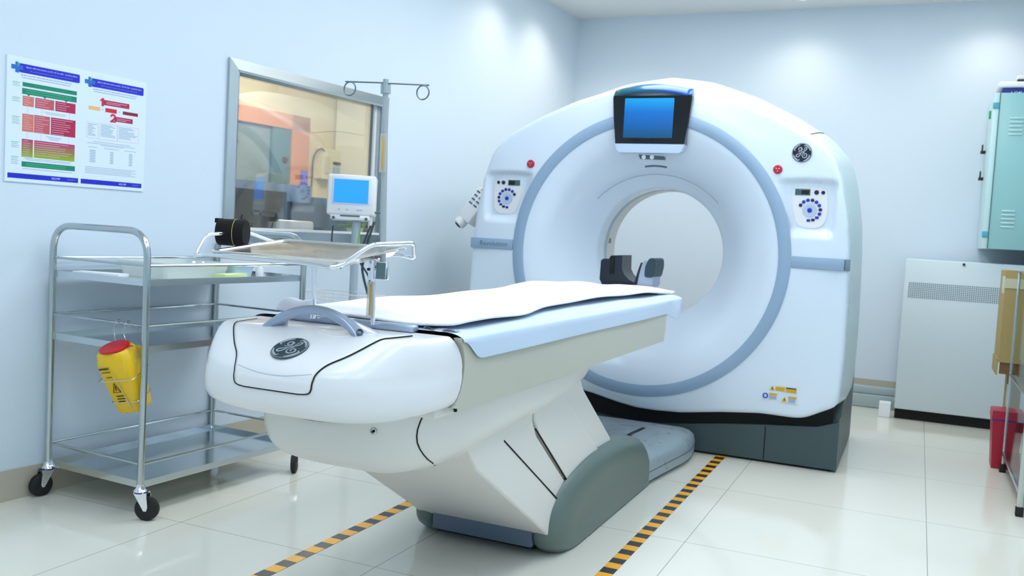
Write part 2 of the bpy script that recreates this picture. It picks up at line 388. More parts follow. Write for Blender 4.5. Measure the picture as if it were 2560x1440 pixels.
cbox(G(), 5.15, 5.22, 1.56, 1.72, 2.885, 2.90).make('label_plate', mat('plate_cream', (0.80, 0.78, 0.68), 0.5), ph, smooth=0)
cbox(G(), 5.28, 5.37, 1.53, 1.63, 2.885, 2.90).make('keypad', M_GREYL, ph, smooth=0)
cbox(G(), 5.28, 5.38, 1.655, 1.68, 2.885, 2.90).make('display', M_DARKSLOT, ph, smooth=0)
wb = cbox(G(), 5.40, 5.56, 1.52, 1.60, 2.20, 2.29).make('sign_plate', M_GREYT); tag(wb, 'dark lettered plate on the pale column in the control room', 'sign')
cb = G().tube(smooth_path([onb(5.14, 1.77, 2.90), onb(5.08, 1.79, 2.90), onb(5.04, 1.70, 2.95), onb(5.05, 1.45, 2.97), onb(5.01, 1.15, 2.97), onb(4.99, 0.9, 2.97)]), 0.008, 6).make('hanging_cable', M_CABLE)
tag(cb, 'dark cable hanging down the cream wall beyond the window', 'cable')
pt = cbox(G(), 4.0, 5.3, 0.4, 1.275, 2.0, 2.06).make('desk_partition', M_DBLUE, smooth=0); tag(pt, 'dark blue desk partition behind the white chair beyond the window', 'partition')
cu = G(); rr = []
for i in range(80):
    s_ = 0.9 + 3.0 * i / 79
    rr.append([onb(s_, z, 2.0 + 0.03 * math.sin(i * 1.1)) for z in (0.3, 1.36)])
cu.loft(rr, open_ring=True, cap=False)
cu = cu.make('blue_curtain', M_CURT); tag(cu, 'pleated blue curtain in the lower left of the window view', 'curtain')
cu.modifiers.new('s', 'SOLIDIFY').thickness = 0.004
# dark equipment (monitors seen from behind) in the control room
def monitor_back(s, z, b, w_, h_, label, tilt=0):
    r = root('desktop_monitor', label, 'monitor', onb(s, 0.75, b), 'monitors seen from behind in the control room')
    cbox(G(), s - w_ / 2, s + w_ / 2, z - h_ / 2, z + h_ / 2, b, b + 0.04).make('housing', M_BLACK, r, smooth=0)
    cbox(G(), s - 0.03, s + 0.03, 0.78, z, b + 0.04, b + 0.07).make('stand', M_BLACK, r, smooth=0)
    cbox(G(), s - 0.12, s + 0.12, 0.752, 0.77, b - 0.08, b + 0.12).make('base', M_BLACK, r, smooth=0)
monitor_back(2.45, 1.10, 1.15, 0.50, 0.32, 'black monitor back at the left of the observation window view')
monitor_back(2.95, 1.06, 1.15, 0.40, 0.28, 'smaller black monitor back beside the white chair beyond the window')
dk = cbox(G(), 1.2, 3.5, 0.70, 0.75, 0.9, 1.6); dk = cbox(cbox(dk, 1.25, 1.29, 0, 0.70, 0.95, 1.55), 3.4, 3.44, 0, 0.70, 0.95, 1.55).make('control_desk', M_GREYD, smooth=0); tag(dk, 'grey operator desk inside the control room', 'desk')
ch = root('operator_chair', 'white-backed operator chair seen through the observation window', 'chair', onb(2.12, 0, 0.6))
G(Matrix.Translation(onb(2.12, 0.955, 0.55)) @ Matrix.Rotation(math.atan2(WD.y, WD.x), 4, 'Z')).box((0, 0, 0), (0.30, 0.04, 0.24), 0.018, seg=3).make('backrest', M_WHITEP, ch)
G(Matrix.Translation(onb(2.12, 0.50, 0.36)) @ Matrix.Rotation(math.atan2(WD.y, WD.x), 4, 'Z')).box((0, 0, 0), (0.42, 0.36, 0.07), 0.02).make('seat', M_WHITEP, ch)
G().tube([onb(2.12, 0.50, 0.53), onb(2.12, 0.95, 0.575)], 0.02, 8).cyl(onb(2.12, 0.05, 0.36), onb(2.12, 0.47, 0.36), 0.025).make('column', M_DRKMET, ch)
g = G()
for k in range(5):
    a = k * 2 * PI / 5; c0 = onb(2.12, 0.08, 0.36); g.tube([c0, c0 + V((math.cos(a) * 0.17, math.sin(a) * 0.17, -0.05))], 0.014, 8)
    g.cyl(c0 + V((math.cos(a) * 0.17 , math.sin(a) * 0.17-0.01, -0.058)), c0 + V((math.cos(a) * 0.17, math.sin(a) * 0.17+0.01, -0.058)), 0.022)
g.make('base', M_DRKMET, ch)
# potted greenery on the far side of the sill
def leafy(s, z, b, n, sp, h, label):
    r = root('potted_plant', label, 'plant', onb(s, z, b), 'small plants on the window ledge')
    G().lathe([(0.028, 0), (0.038, 0.035), (0.034, 0.035)], onb(s, z, b), (0, 0, 1), 14).make('pot', M_WHITEP, r)
    g_ = G(); rnd = random.Random(int(s * 100))
    for k in range(n):
        p = onb(s + rnd.uniform(-sp, sp), z + 0.035 + rnd.uniform(0, h), b + rnd.uniform(-0.025, 0.03)); a = rnd.uniform(0, 6.28); l = rnd.uniform(0.012, 0.026)
        d = V((math.cos(a), math.sin(a), rnd.uniform(-0.2, 0.6))).normalized() * l; e = d.cross(V((0, 0, 1))).normalized() * l * 0.35
        g_.add([p - d, p + e, p + d + V((0, 0, -0.003)), p - e], [(0, 1, 2, 3)])
    for k in range(6):
        g_.tube([onb(s, z + 0.03, b), onb(s + rnd.uniform(-sp, sp) * 0.8, z + 0.03 + h * rnd.uniform(0.4, 1), b)], 0.0015, 4)
    f = g_.make('foliage', M_LEAF, r); f.modifiers.new('s', 'SOLIDIFY').thickness = 0.001
leafy(2.10, 1.021, 0.11, 160, 0.09, 0.012, 'low spreading green plant on the ledge left of the patient monitor')
le = cbox(G(), 1.0, 2.6, 1.0, 1.020, 0.062, 0.36).make('window_ledge', M_WHITEP, smooth=0); struct(le)
leafy(2.28, 1.021, 0.22, 190, 0.06, 0.075, 'taller bushy green plant on the ledge right of the monitor pole')
lp = root('added_control_light', 'added unseen light panel brightening the control room', 'ceiling light', onb(3.6, 2.69, 1.6))  # glowing panel out of view, added to light the control room
cbox(G(), 3.0, 4.2, 2.665, 2.699, 1.3, 1.9).make('emitter', mat('added_control_glow', (1, 1, 1), 0.5, emit=(1, 0.90, 0.72), estr=CONTROL_E), lp, smooth=0)

# ------------------------------------------------------------------ scan room lights: added unseen panels, wall downlights
def panel(x, y, lx, ly, label):  # out-of-view glowing panels, added to brighten the room evenly
    k_ = 0.95 if y < 2 else (0.85 if y < 3.5 else (1.4 if y < 5 else 0.5))
    PANEL_C = PANEL_COOL if y < 3.5 else PANEL_NEUTRAL
    M_DIFF = mat('added_panel_glow_%d' % int(y * 10), (1, 1, 1), 0.5, emit=PANEL_C, estr=PANEL_E * k_)
    r = root('added_panel_light', label, 'ceiling light', (x, y, CEIL - 0.02), 'added light panels out of view')
    G().box((x, y, CEIL - 0.011), (lx, ly, 0.016)).make('emitter', M_DIFF, r, smooth=0)
    g_ = G()
    for dx, dy, wx, wy in ((0, ly / 2 + 0.015, lx + 0.06, 0.03), (0, -ly / 2 - 0.015, lx + 0.06, 0.03), (lx / 2 + 0.015, 0, 0.03, ly), (-lx / 2 - 0.015, 0, 0.03, ly)):
        g_.box((x + dx, y + dy, CEIL - 0.011), (wx, wy, 0.022))
    g_.make('frame', M_WHITEP, r, smooth=0)
for x, y in ((-1.5, -0.6), (-0.2, -0.6), (-1.5, 1.1), (-0.2, 1.1), (-1.5, 2.75), (-0.2, 2.75), (-1.4, 4.4), (-0.2, 4.4), (-1.3, 5.70), (-0.2, 5.70)):
    panel(x, y, 0.6, 1.2, 'rectangular white light panel added unseen in the scan room ceiling')
def spot(x, y, wat, label, hidden=False):
    r = root('ceiling_downlight', label, 'ceiling light', (x, y, CEIL), 'recessed downlights near the walls')
    G().lathe([(0.055, 0), (0.055, -0.012), (0.042, -0.012), (0.038, 0.0)], (x, y, CEIL), (0, 0, 1), 24, cap=False).make('trim_ring', M_WHITEP, r)
    G().lathe([(0.036, -0.003), (0.036, -0.006)], (x, y, CEIL), (0, 0, 1), 24).make('lens', mat('downlight_lens', (1, 1, 1), 0.5, emit=(1, 0.93, 0.82), estr=12), r)
    ld = bpy.data.lights.new('downlight', 'SPOT'); ld.energy = wat; ld.spot_size = math.radians(135); ld.spot_blend = 1.0; ld.shadow_soft_size = 0.04; ld.color = (1, 0.90, 0.76)
    lo = bpy.data.objects.new('downlight_lamp', ld); COL.objects.link(lo); lo.location = (x, y, CEIL - 0.03); attach(lo, r)
for x, y in ((-2.40, 5.55), (-2.36, 6.20), (-2.12, 6.30), (-0.86, 6.62), (0.32, 6.64)):
    spot(x, y, SPOT_W * (0.62 if x < -2.3 else 0.5), 'small round recessed downlight close to the wall')

# ------------------------------------------------------------------ floor hazard tapes
HZ = hazard_mat()
def tape(x, y0, y1, label):
    o = G().prism([(-0.024, 0), (0.024, 0), (0.024, 0.0008), (-0.024, 0.0008)], (x, y0, 0.0005), (1, 0, 0), (0, 0, 1), (0, y1 - y0, 0)).make('hazard_tape', HZ, smooth=0)
    tag(o, label, 'floor tape')
tape(-0.846, 1.2, 4.70, 'black and yellow striped floor tape right of the scanner table')
tape(-1.747, 1.2, 4.66, 'black and yellow striped floor tape left of the scanner table')
pa = G().box((-0.136, 6.52, 0.049), (0.070, 0.07, 0.096), 0.002).make('small_box', M_WHITE, smooth=0); tag(pa, 'small white box on the floor left of the perforated cabinet', 'box')

# ------------------------------------------------------------------ emblem helper
def ribbon(g_, pts, wd, o, u, v, n, R, h, k=6, taper=True):
    P = smooth_path([(p[0], p[1], 0) for p in pts], k); m = len(P); L = []; Rr = []
    for i in range(m):
        t = (P[min(i + 1, m - 1)] - P[max(i - 1, 0)]).normalized(); s_ = V((-t.y, t.x, 0))
        f = (0.45 + 0.55 * math.sin(PI * i / (m - 1))) if taper else 1
        L.append(P[i] + s_ * wd * f / 2); Rr.append(P[i] - s_ * wd * f / 2)
    to = lambda p, hh: o + u * (p.x * R) + v * (p.y * R) + n * hh
    vs = []
    for i in range(m): vs += [to(L[i], h), to(Rr[i], h), to(L[i], h - 0.0008), to(Rr[i], h - 0.0008)]
    fs = []
    for i in range(m - 1):
        a = i * 4; b = a + 4
        fs += [(a, a + 1, b + 1, b), (a + 2, b + 2, b + 3, a + 3), (a, b, b + 2, a + 2), (a + 1, a + 3, b + 3, b + 1)]
    g_.add(vs, fs)
def emblem(o, u, v, R, md, ml, parent, bend=None):
    o, u, v = V(o), V(u).normalized(), V(v).normalized(); n = u.cross(v).normalized()
    e = G().lathe([(R * 0.99, 0), (R, 0.0012), (R * 0.985, 0.002)], o, n, 48).make('emblem', md, parent)
    g_ = G()
    # outer ring
    ring = [(math.cos(a) * 0.955, math.sin(a) * 0.955) for a in [2 * PI * k / 48 for k in range(49)]]
    ribbon(g_, ring, 0.03, o, u, v, n, R, 0.0028, 1, False)
    for q in range(4):   # four swirls inside the ring
        a0 = q * PI / 2 + 0.25
        ribbon(g_, [(math.cos(a0 + t * 0.95) * (0.86 - 0.02 * t), math.sin(a0 + t * 0.95) * (0.86 - 0.02 * t)) for t in (0, 0.2, 0.4, 0.6, 0.8, 1.0)] + [(math.cos(a0 + 1.03) * 0.70, math.sin(a0 + 1.03) * 0.70)], 0.12, o, u, v, n, R, 0.0029, 4)
    ribbon(g_, [(-0.10, 0.24), (-0.24, 0.22), (-0.34, 0.34), (-0.30, 0.50), (-0.14, 0.54), (-0.06, 0.40), (-0.14, 0.22), (-0.28, 0.08), (-0.40, 0.12)], 0.085, o, u, v, n, R, 0.0029)
    ribbon(g_, [(0.02, 0.50), (-0.02, 0.20), (-0.10, -0.06), (-0.24, -0.32), (-0.42, -0.44), (-0.56, -0.34), (-0.50, -0.20), (-0.28, -0.10), (-0.06, 0.00), (0.08, 0.10)], 0.085, o, u, v, n, R, 0.0030)
    ribbon(g_, [(0.18, 0.24), (0.26, 0.48), (0.42, 0.56), (0.46, 0.42), (0.32, 0.24), (0.12, 0.10), (0.14, 0.02), (0.28, 0.06)], 0.085, o, u, v, n, R, 0.0031)
    ribbon(g_, [(0.20, 0.00), (0.06, -0.12), (0.04, -0.34), (0.20, -0.50), (0.42, -0.46), (0.52, -0.26), (0.42, -0.10), (0.26, -0.12), (0.22, -0.27), (0.34, -0.31)], 0.085, o, u, v, n, R, 0.0032)
    m_ = g_.make('emblem_lettering', ml, e)
    return e

# ------------------------------------------------------------------ CT gantry
CX = -1.297; ZC = 1.0
gan = root('ct_gantry', 'large white ring-shaped scanner gantry with a top display', 'CT scanner gantry', (CX, 5.1, 0))
O1 = [(0.000, 1.872), (0.21, 1.852), (0.432, 1.788), (0.629, 1.705), (0.80, 1.612), (0.865, 1.555), (0.901, 1.503), (0.934, 1.409), (0.958, 1.30), (0.976, 1.204), (0.992, 1.05), (0.996, 0.978), (1.003, 0.75), (1.005, 0.56), (1.001, 0.42), (0.996, 0.350), (0.982, 0.326), (0.915, 0.292), (0.850, 0.258), (0.80, 0.250), (0.636, 0.252), (0.441, 0.232), (0.239, 0.203), (0.10, 0.197), (0.0, 0.200)]
O1 = [p for p in O1] + [(-x, z + (0.045 * min(1, x / 0.25) if z < 0.29 else 0)) for x, z in reversed(O1[1:-1])]
def outl(th):
    d = V((math.cos(th), math.sin(th))); best = 0
    for i in range(len(O1)):
        a = V(O1[i]) - V((0, ZC)); b = V(O1[(i + 1) % len(O1)]) - V((0, ZC)); e = b - a
        den = d.x * e.y - d.y * e.x
        if abs(den) < 1e-9: continue
        t = (a.x * e.y - a.y * e.x) / den; u = (a.x * d.y - a.y * d.x) / den
        if t > 0 and -1e-6 <= u <= 1 + 1e-6: best = max(best, t)
    return best
NT = 480
THS = [2 * PI * k / NT + PI / 2 for k in range(NT)]
RO = [outl(t) for t in THS]
# light smoothing of the outline so the moulded corners are round
for _ in range(2): RO = [(RO[i - 1] + 2 * RO[i] + RO[(i + 1) % NT]) / 4 for i in range(NT)]
def sst(a, b, x):
    t = max(0, min(1, (x - a) / (b - a))); return t * t * (3 - 2 * t)
def recess(x, z):
    ax = abs(x)
    lo_ = 0.655 + 0.10 * (1.42 - z) ; hi_ = 0.905
    f = sst(lo_ - 0.03, lo_ + 0.03, ax) * (1 - sst(hi_ - 0.015, hi_ + 0.025, ax)) * sst(1.125, 1.175, z) * (1 - sst(1.392, 1.412 , z + 0.04 * abs(ax - 0.78)))
    return 0.030 * f
def gpt(th, r, y): return V((CX + math.cos(th) * r, y, ZC + math.sin(th) * r))
# front cover, outside the ring
rings = []
prof = [(0.0, 4.60)]
K = 34
for j in range(K + 1):
    t = j / K; row = []
    for i, th in enumerate(THS):
        r = 0.728 + (RO[i] - 0.028 - 0.728) * t; p = gpt(th, r, 0)
        row.append(V((p.x, 4.60 + recess(p.x - CX, p.z) + 0.012 * t * t, p.z)))
    rings.append(row)
for dr_, dy in ((0.016, 0.016), (0.006, 0.024), (0.001, 0.036), (0.0, 0.055), (0.0, 0.12), (0.004, 0.124)):
    rings.append([gpt(th, RO[i] - dr_, 4.60 + dy) for i, th in enumerate(THS)])
G().loft(rings, cap=False).make('front_cover', M_GANTRY, gan, smooth=50)
# ring band
G().loft([[gpt(th, r, y) for th in THS] for r, y in ((0.733, 4.612), (0.733, 4.596), (0.728, 4.592), (0.678, 4.592), (0.673, 4.596), (0.673, 4.612))], cap=False).make('ring_band', M_BAND, gan)
# funnel
fun = [(0.676, 4.600), (0.66, 4.602), (0.63, 4.612), (0.59, 4.634), (0.54, 4.672), (0.49, 4.722), (0.44, 4.784), (0.40, 4.836), (0.372, 4.870), (0.356, 4.886), (0.348, 4.898), (0.345, 4.915)]
fz = lambda r: ZC + 0.012 * (1 - sst(0.34, 0.66, r))
THB = [2 * PI * k / 128 + PI / 2 for k in range(128)]
G().loft([[V((CX + math.cos(t) * r, y, fz(r) + math.sin(t) * r)) for t in THB] for r, y in fun], cap=False).make('funnel', M_GANTRY, gan)
ZB = ZC + 0.012
def bring(r, y): return [V((CX + math.cos(t) * r, y, ZB + math.sin(t) * r)) for t in THB]
G().loft([bring(r, y) for r, y in ((0.345, 4.915), (0.345, 5.0))], cap=False).make('bore_lining', M_GANTRY, gan)
G().loft([bring(r, y) for r, y in ((0.345, 5.0), (0.352, 5.003), (0.352, 5.009), (0.344, 5.012), (0.344, 5.03), (0.352, 5.033), (0.352, 5.04), (0.343, 5.043))], cap=False).make('scan_window', mat('scan_window', (0.72, 0.80, 0.84), 0.3), gan)
G().loft([bring(r, y) for r, y in ((0.343, 5.043), (0.343, 5.17), (0.36, 5.24), (0.45, 5.40), (0.62, 5.60), (0.66, 5.62))], cap=False).make('rear_funnel', M_CREAMP, gan)
bs = G().box((CX - 0.342, 5.08, 1.06), (0.012, 0.035, 0.03), 0.003).make('bore_sensor', M_GREYT, gan)
# side / rear cover shell
def RS(i, k):
    th = THS[i]; s_ = math.sin(th)
    return RO[i] - 0.003 + k * (0.026 + 0.035 * max(0, s_) ** 1.5 * (0.35 + 0.65 * (1 - abs(math.cos(th))) if s_ > 0 else 0) + 0.03 * max(0, s_))
rows = [(0.0, 4.722), (0.12, 4.726), (0.25, 4.76), (0.7, 4.84), (1.0, 4.95), (1.0, 5.25), (0.6, 5.42), (-0.4, 5.55), (-2.0, 5.62)]
G().loft([[gpt(th, RS(i, k), y) for i, th in enumerate(THS)] for k, y in rows] + [[gpt(th, 0.655, 5.62) for th in THS]], cap=False).make('side_cover', M_SIDE, gan, smooth=50)
for sx in (-1, 1):   # seam at the top of the side cover
    i = min(range(NT), key=lambda q: abs(THS[q] % (2 * PI) - (0.70 if sx > 0 else PI - 0.70)))
    G().tube([gpt(THS[i], RS(i, k) + 0.001, y) for k, y in rows[:6]], 0.0025, 6).make('cover_seam', M_GAP, gan)
# black recess and base
poly = [(-0.97, 0.10), (0.97, 0.10), (0.97, 0.42), (-0.97, 0.42)]
G().prism(poly, (CX, 4.70, 0), (1, 0, 0), (0, 0, 1), (0, 0.85, 0)).make('plinth_recess', M_GAP, gan, smooth=0)
half = [(1.004, 0.0), (1.004, 0.30), (0.995, 0.245), (0.90, 0.212), (0.768, 0.200), (0.60, 0.184), (0.437, 0.166), (0.234, 0.138), (0.10, 0.124), (0, 0.120)]
half[1] = (1.004, 0.262)
bp = [(p[0], p[1]) for p in half] + [(-p[0], p[1]) for p in reversed(half[:-1])]
bp = [(x, max(z, 0.012)) for x, z in bp]
G().prism(bp, (CX, 4.675, 0), (1, 0, 0), (0, 0, 1), (0, 0.95, 0)).make('base_skirt', M_DARKB, gan, smooth=20)
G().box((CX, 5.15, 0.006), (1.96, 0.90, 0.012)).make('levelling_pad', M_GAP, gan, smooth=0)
G().box((CX + 0.66, 4.674, 0.10), (0.004, 0.004, 0.165)).make('skirt_seam', M_GAP, gan, smooth=0)
# raised rear corner blocks of the skirt
for sx in (-1, 1):
    G().prism([(4.68, 0.20), (5.62, 0.20), (5.62, 0.42), (5.20, 0.42), (4.98, 0.38), (4.84, 0.31), (4.74, 0.245)], (CX + sx * 1.004 - (0.05 if sx > 0 else 0), 0, 0), (0, 1, 0), (0, 0, 1), (0.05, 0, 0)).make('skirt_corner', M_DARKB, gan, smooth=20)
# horizontal name bands
def hband(x0, x1, nm):
    return G().box((CX + (x0 + x1) / 2, 4.606, 1.009), (abs(x1 - x0), 0.022, 0.058), 0.004).make(nm, M_BAND, gan)
lb = hband(-0.992, -0.735, 'name_band'); rb = hband(0.735, 0.975, 'name_band')
G().box((CX + 0.988, 4.625, 1.009), (0.024, 0.035, 0.056), 0.003).make('band_end_cap', mat('end_cap_grey', (0.45, 0.55, 0.60), 0.4), gan)
text('band_lettering', 'Revolution', (CX - 0.850, 4.5940, 1.010), (1, 0, 0), (0, 0, 1), 0.165, 0.026, M_TEXTG, gan)
# display head
disp = G()
dtop = [(-0.204, 1.806), (-0.205, 1.79), (-0.197, 1.70), (-0.180, 1.562), (0.180, 1.562), (0.197, 1.70), (0.205, 1.79), (0.204, 1.806)]
disp.prism([(x, z) for x, z in dtop], (CX, 4.575, 0), (1, 0, 0), (0, 0, 1), (0, 0.12, 0))
dh = disp.make('display_bezel', M_BGLASS, gan, smooth=30)
cap = []
for j in range(7):
    a = j / 6 * PI / 2; yy = 4.575 + 0.075 * (1 - math.cos(a)) + (0.10 if j == 6 else 0); zz = 0.05 * math.sin(a)
    cap.append([V((CX + x, yy, 1.798 + zz + 0.028 * (1 - (x / 0.2) ** 2))) for x in [-0.202 + 0.404 * k / 16 for k in range(17)]])
g = G().loft(cap, open_ring=True, cap=False)
co = g.make('display_top_cap', ramp_mat('cap_gradient', [(0.02, 0.32, 0.30), (0.02, 0.40, 0.62), (0.02, 0.36, 0.90)], 0, CX - 0.2, CX + 0.2, 0.18, coat=0.4), gan)  # teal to blue colour ramp across the cap
co.modifiers.new('s', 'SOLIDIFY').thickness = 0.004
G().prism(rrect(0.256, 0.200, 0.004), (CX - 0.012, 4.572, 1.692), (1, 0, 0), (0, 0, 1), (0, 0.006, 0)).make('display_screen', ramp_mat('screen_gradient', [(0.02, 0.30, 0.42), (0.02, 0.36, 0.64), (0.02, 0.42, 0.74), (0.02, 0.60, 0.84)], 2, 1.59, 1.79, 0.3, emit=0.15), dh, smooth=0)
G().prism([(-0.182, 1.562), (-0.168, 1.527), (-0.155, 1.518), (0.155, 1.518), (0.168, 1.527), (0.182, 1.562)], (CX, 4.574, 0), (1, 0, 0), (0, 0, 1), (0, 0.05, 0)).make('display_chin', mat('chin_blue_white', (0.76, 0.83, 0.93), 0.3), gan, smooth=20)
# laser slots under the display
G().prism([(-0.064, 1.512), (0.070, 1.505), (0.073, 1.487), (-0.055, 1.490)], (CX, 4.616, 0), (1, 0, 0), (0, 0, 1), (0, 0.03, 0)).make('camera_strip', M_DRKMET, gan, smooth=0)
for xx in (-0.035, 0.008): G().cyl((CX + xx, 4.612, 1.499), (CX + xx, 4.62, 1.499), 0.011, 16).make('camera_lens', M_WHITE, gan)
G().tube([(CX + x, 4.650, 1.452 + 0.006 * (1 - ((x - 0.02) / 0.06) ** 2)) for x in (-0.035, -0.01, 0.02, 0.05, 0.08)], 0.005, 8).make('laser_slot', M_DRKMET, gan)
# thin panel line over the bore
G().tube([V((CX + math.cos(a) * 0.44, 4.784 - 0.002, ZC + 0.0 + math.sin(a) * 0.425)) for a in [PI * 0.5 + (k - 8) * 0.105 for k in range(17)]], 0.0022, 6).make('funnel_seam', M_GREYL, gan)
# emblem, stop buttons
emblem((CX + 0.746, 4.603, 1.532), (1, 0, 0), (0, 0, 1), 0.046, mat('emblem_navy', (0.05, 0.09, 0.16), 0.25), M_LOGOL, gan)
for sx in (-0.655, 0.640):
    sb = G().lathe([(0.0215, 0), (0.0215, 0.008), (0.018, 0.011)], (CX + sx, 4.602, 1.450), (0, -1, 0), 24).make('stop_button', M_RED, gan)
    g = G()
    for a in (0.5, 2.6, 4.7):
        g.tube([(CX + sx + math.cos(a) * 0.004, 4.590, 1.450 + math.sin(a) * 0.004), (CX + sx + math.cos(a) * 0.011, 4.590, 1.450 + math.sin(a) * 0.011)], 0.0016, 6)
    g.make('stop_symbol', M_LOGOL, sb)
# control panels
def cpanel(sx):
    pl = [(-0.078, 0.085), (-0.06, 0.10), (0.05, 0.098), (0.082, 0.085), (0.09, 0.0), (0.082, -0.07), (0.05, -0.098), (-0.02, -0.096), (-0.052, -0.075), (-0.075, 0.0)]
    if sx < 0: pl = [(-x, z) for x, z in reversed(pl)]
    cx = CX + sx * 0.790; y0 = 4.628; cz = 1.273
    pl = [(p.x, p.y) for p in fillet([(x, z, 0) for x, z in pl], 0.03, 4, True)]
    p = G().prism(pl, (cx, y0, cz), (1, 0, 0), (0, 0, 1), (0, 0.01, 0)).make('control_panel', M_WHITEP, gan, smooth=20)
    G().box((cx - sx * 0.030, y0 - 0.001, cz + 0.074), (0.070, 0.004, 0.030), 0.001).make('lcd_display', mat('lcd_green', (0.25, 0.40, 0.42), 0.2), p)
    G().box((cx - sx * 0.018, y0 - 0.003, cz + 0.074), (0.036, 0.003, 0.020)).make('lcd_digits', M_BLACK, p)
    for dx, rr_ in ((0.034, 0.011), (0.064, 0.009)):
        G().lathe([(rr_, 0), (rr_, 0.003), (rr_ * 0.8, 0.005)], (cx + sx * dx, y0, cz + 0.074), (0, -1, 0), 16).make('button', M_NAVY, p)
    dc = V((cx + sx * 0.008, y0, cz - 0.012))
    G().lathe([(0.034, 0), (0.034, 0.002), (0.026, 0.003), (0.018, 0.001)], dc, (0, -1, 0), 32).make('dial_ring', mat('dial_pale', (0.74, 0.80, 0.90), 0.35), p)
    G().lathe([(0.011, 0), (0.011, 0.004), (0.008, 0.006)], dc, (0, -1, 0), 18).make('button', M_BLUE, p)
    for k in range(11):
        a = math.radians(152 - k * 24.5); c_ = dc + V((sx * math.cos(a) * 0.049, 0, math.sin(a) * 0.049))
        if k < 8: b_ = G().lathe([(0.0085, 0), (0.0085, 0.003), (0.006, 0.005)], c_, (0, -1, 0), 14)
        else: b_ = G().box(c_, (0.017, 0.006, 0.013), 0.002)
        b_ = b_.make('button', M_BLUE if k % 3 else M_NAVY, p)
cpanel(1); cpanel(-1)
# safety labels low on the right
def lbl(x0, z0, x1, z1, m, y=4.604, p=gan, nm='safety_label'):
    return G().box((CX + (x0 + x1) / 2, y, (z0 + z1) / 2), (x1 - x0, 0.002, z1 - z0)).make(nm, m, p, smooth=0)
M_AMB = mat('label_amber', (0.86, 0.68, 0.10), 0.4); M_LBLW = mat('label_white', (0.86, 0.90, 0.95), 0.4)
def tri(cx, cz, s_, y, parent):
    t_ = G().prism([(-s_, -s_ * 0.8), (s_, -s_ * 0.8), (0, s_)], (CX + cx, y, cz), (1, 0, 0), (0, 0, 1), (0, 0.002, 0)).make('warning_triangle', M_AMB, parent, smooth=0)
    G().prism([(-s_ * 0.12, -s_ * 0.45), (s_ * 0.12, -s_ * 0.45), (s_ * 0.18, s_ * 0.35), (-s_ * 0.18, s_ * 0.35)], (CX + cx, y - 0.001, cz), (1, 0, 0), (0, 0, 1), (0, 0.001, 0)).make('triangle_mark', M_INK, parent, smooth=0)
l1 = lbl(0.672, 0.376, 0.806, 0.404, M_LBLW); tri(0.688, 0.388, 0.012, 4.601, l1)
lbl(0.704, 0.379, 0.748, 0.399, M_AMB, 4.602, l1, 'amber_field'); lbl(0.753, 0.376, 0.802, 0.397, M_AMB, 4.602, l1, 'amber_field'); lbl(0.753, 0.394, 0.802, 0.399, M_INK, 4.601, l1, 'label_heading')
l2 = lbl(0.642, 0.332, 0.716, 0.366, M_LBLW)
G().tube([(CX + 0.658 + math.cos(a) * 0.011, 4.6015, 0.349 + math.sin(a) * 0.011) for a in [2 * PI * k / 16 for k in range(16)]], 0.0028, 6, closed=True).make('blue_symbol', M_BLUE, l2)
lbl(0.676, 0.354, 0.713, 0.364, M_AMB, 4.602, l2, 'amber_field'); lbl(0.676, 0.336, 0.711, 0.350, M_GREYL, 4.602, l2, 'fine_print')
l3 = lbl(0.730, 0.324, 0.808, 0.360, M_LBLW); tri(0.749, 0.340, 0.013, 4.601, l3)
lbl(0.768, 0.347, 0.804, 0.357, M_AMB, 4.602, l3, 'amber_field'); lbl(0.768, 0.329, 0.800, 0.344, M_GREYL, 4.602, l3, 'fine_print')

# remote injector control hanging at the left side of the gantry
inj = root('contrast_injector', 'white angled injector head with buttons left of the gantry', 'injector', (-2.52, 5.0, 0))
Mi = Matrix.Translation((-2.47, 5.0, 1.20)) @ Matrix.Rotation(math.radians(-20), 4, 'Z') @ Matrix.Rotation(math.radians(28), 4, 'Y') @ Matrix.Rotation(math.radians(-20), 4, 'X')
G(Mi).box((0, 0, 0.02), (0.11, 0.09, 0.22), 0.012).make('housing', M_WHITEP, inj)
g = G(Mi)
for i in range(2):
    for j in range(4): g.box((-0.022 + i * 0.044, -0.047, 0.10 - j * 0.027), (0.028, 0.004, 0.010))
g.make('keypad', M_DRKMET, inj)
G(Mi).box((0.0, -0.047, 0.122), (0.03, 0.004, 0.008)).make('status_light', M_RED, inj)
g = G(Mi).lathe([(0.033, 0), (0.038, -0.02), (0.036, -0.05), (0.025, -0.055), (0.02, -0.035)], (-0.02, -0.005, -0.085), (0, 0.35, 1), 24); g.make('syringe_port', M_WHITEP, inj)
G(Mi).lathe([(0.021, -0.052), (0.020, -0.058)], (-0.02, -0.005, -0.085), (0, 0.35, 1), 20).make('port_opening', M_GAP, inj)
G().box((-2.40, 5.06, 1.33), (0.08, 0.08, 0.13), 0.008).make('mount', M_CREAMP, inj)
G().box((-2.375, 5.01, 1.315), (0.03, 0.012, 0.10), 0.002).make('indicator_strip', mat('indicator_green', (0.05, 0.40, 0.28), 0.3), inj)
G().cyl((-2.425, 5.08, 0.06), (-2.425, 5.08, 1.30), 0.02).make('pole', M_STEEL, inj)
G().lathe([(0.095, 0), (0.095, 0.03), (0.03, 0.06)], (-2.425 , 5.08, 0.0), (0, 0, 1), 24).make('base', M_CREAMP, inj)

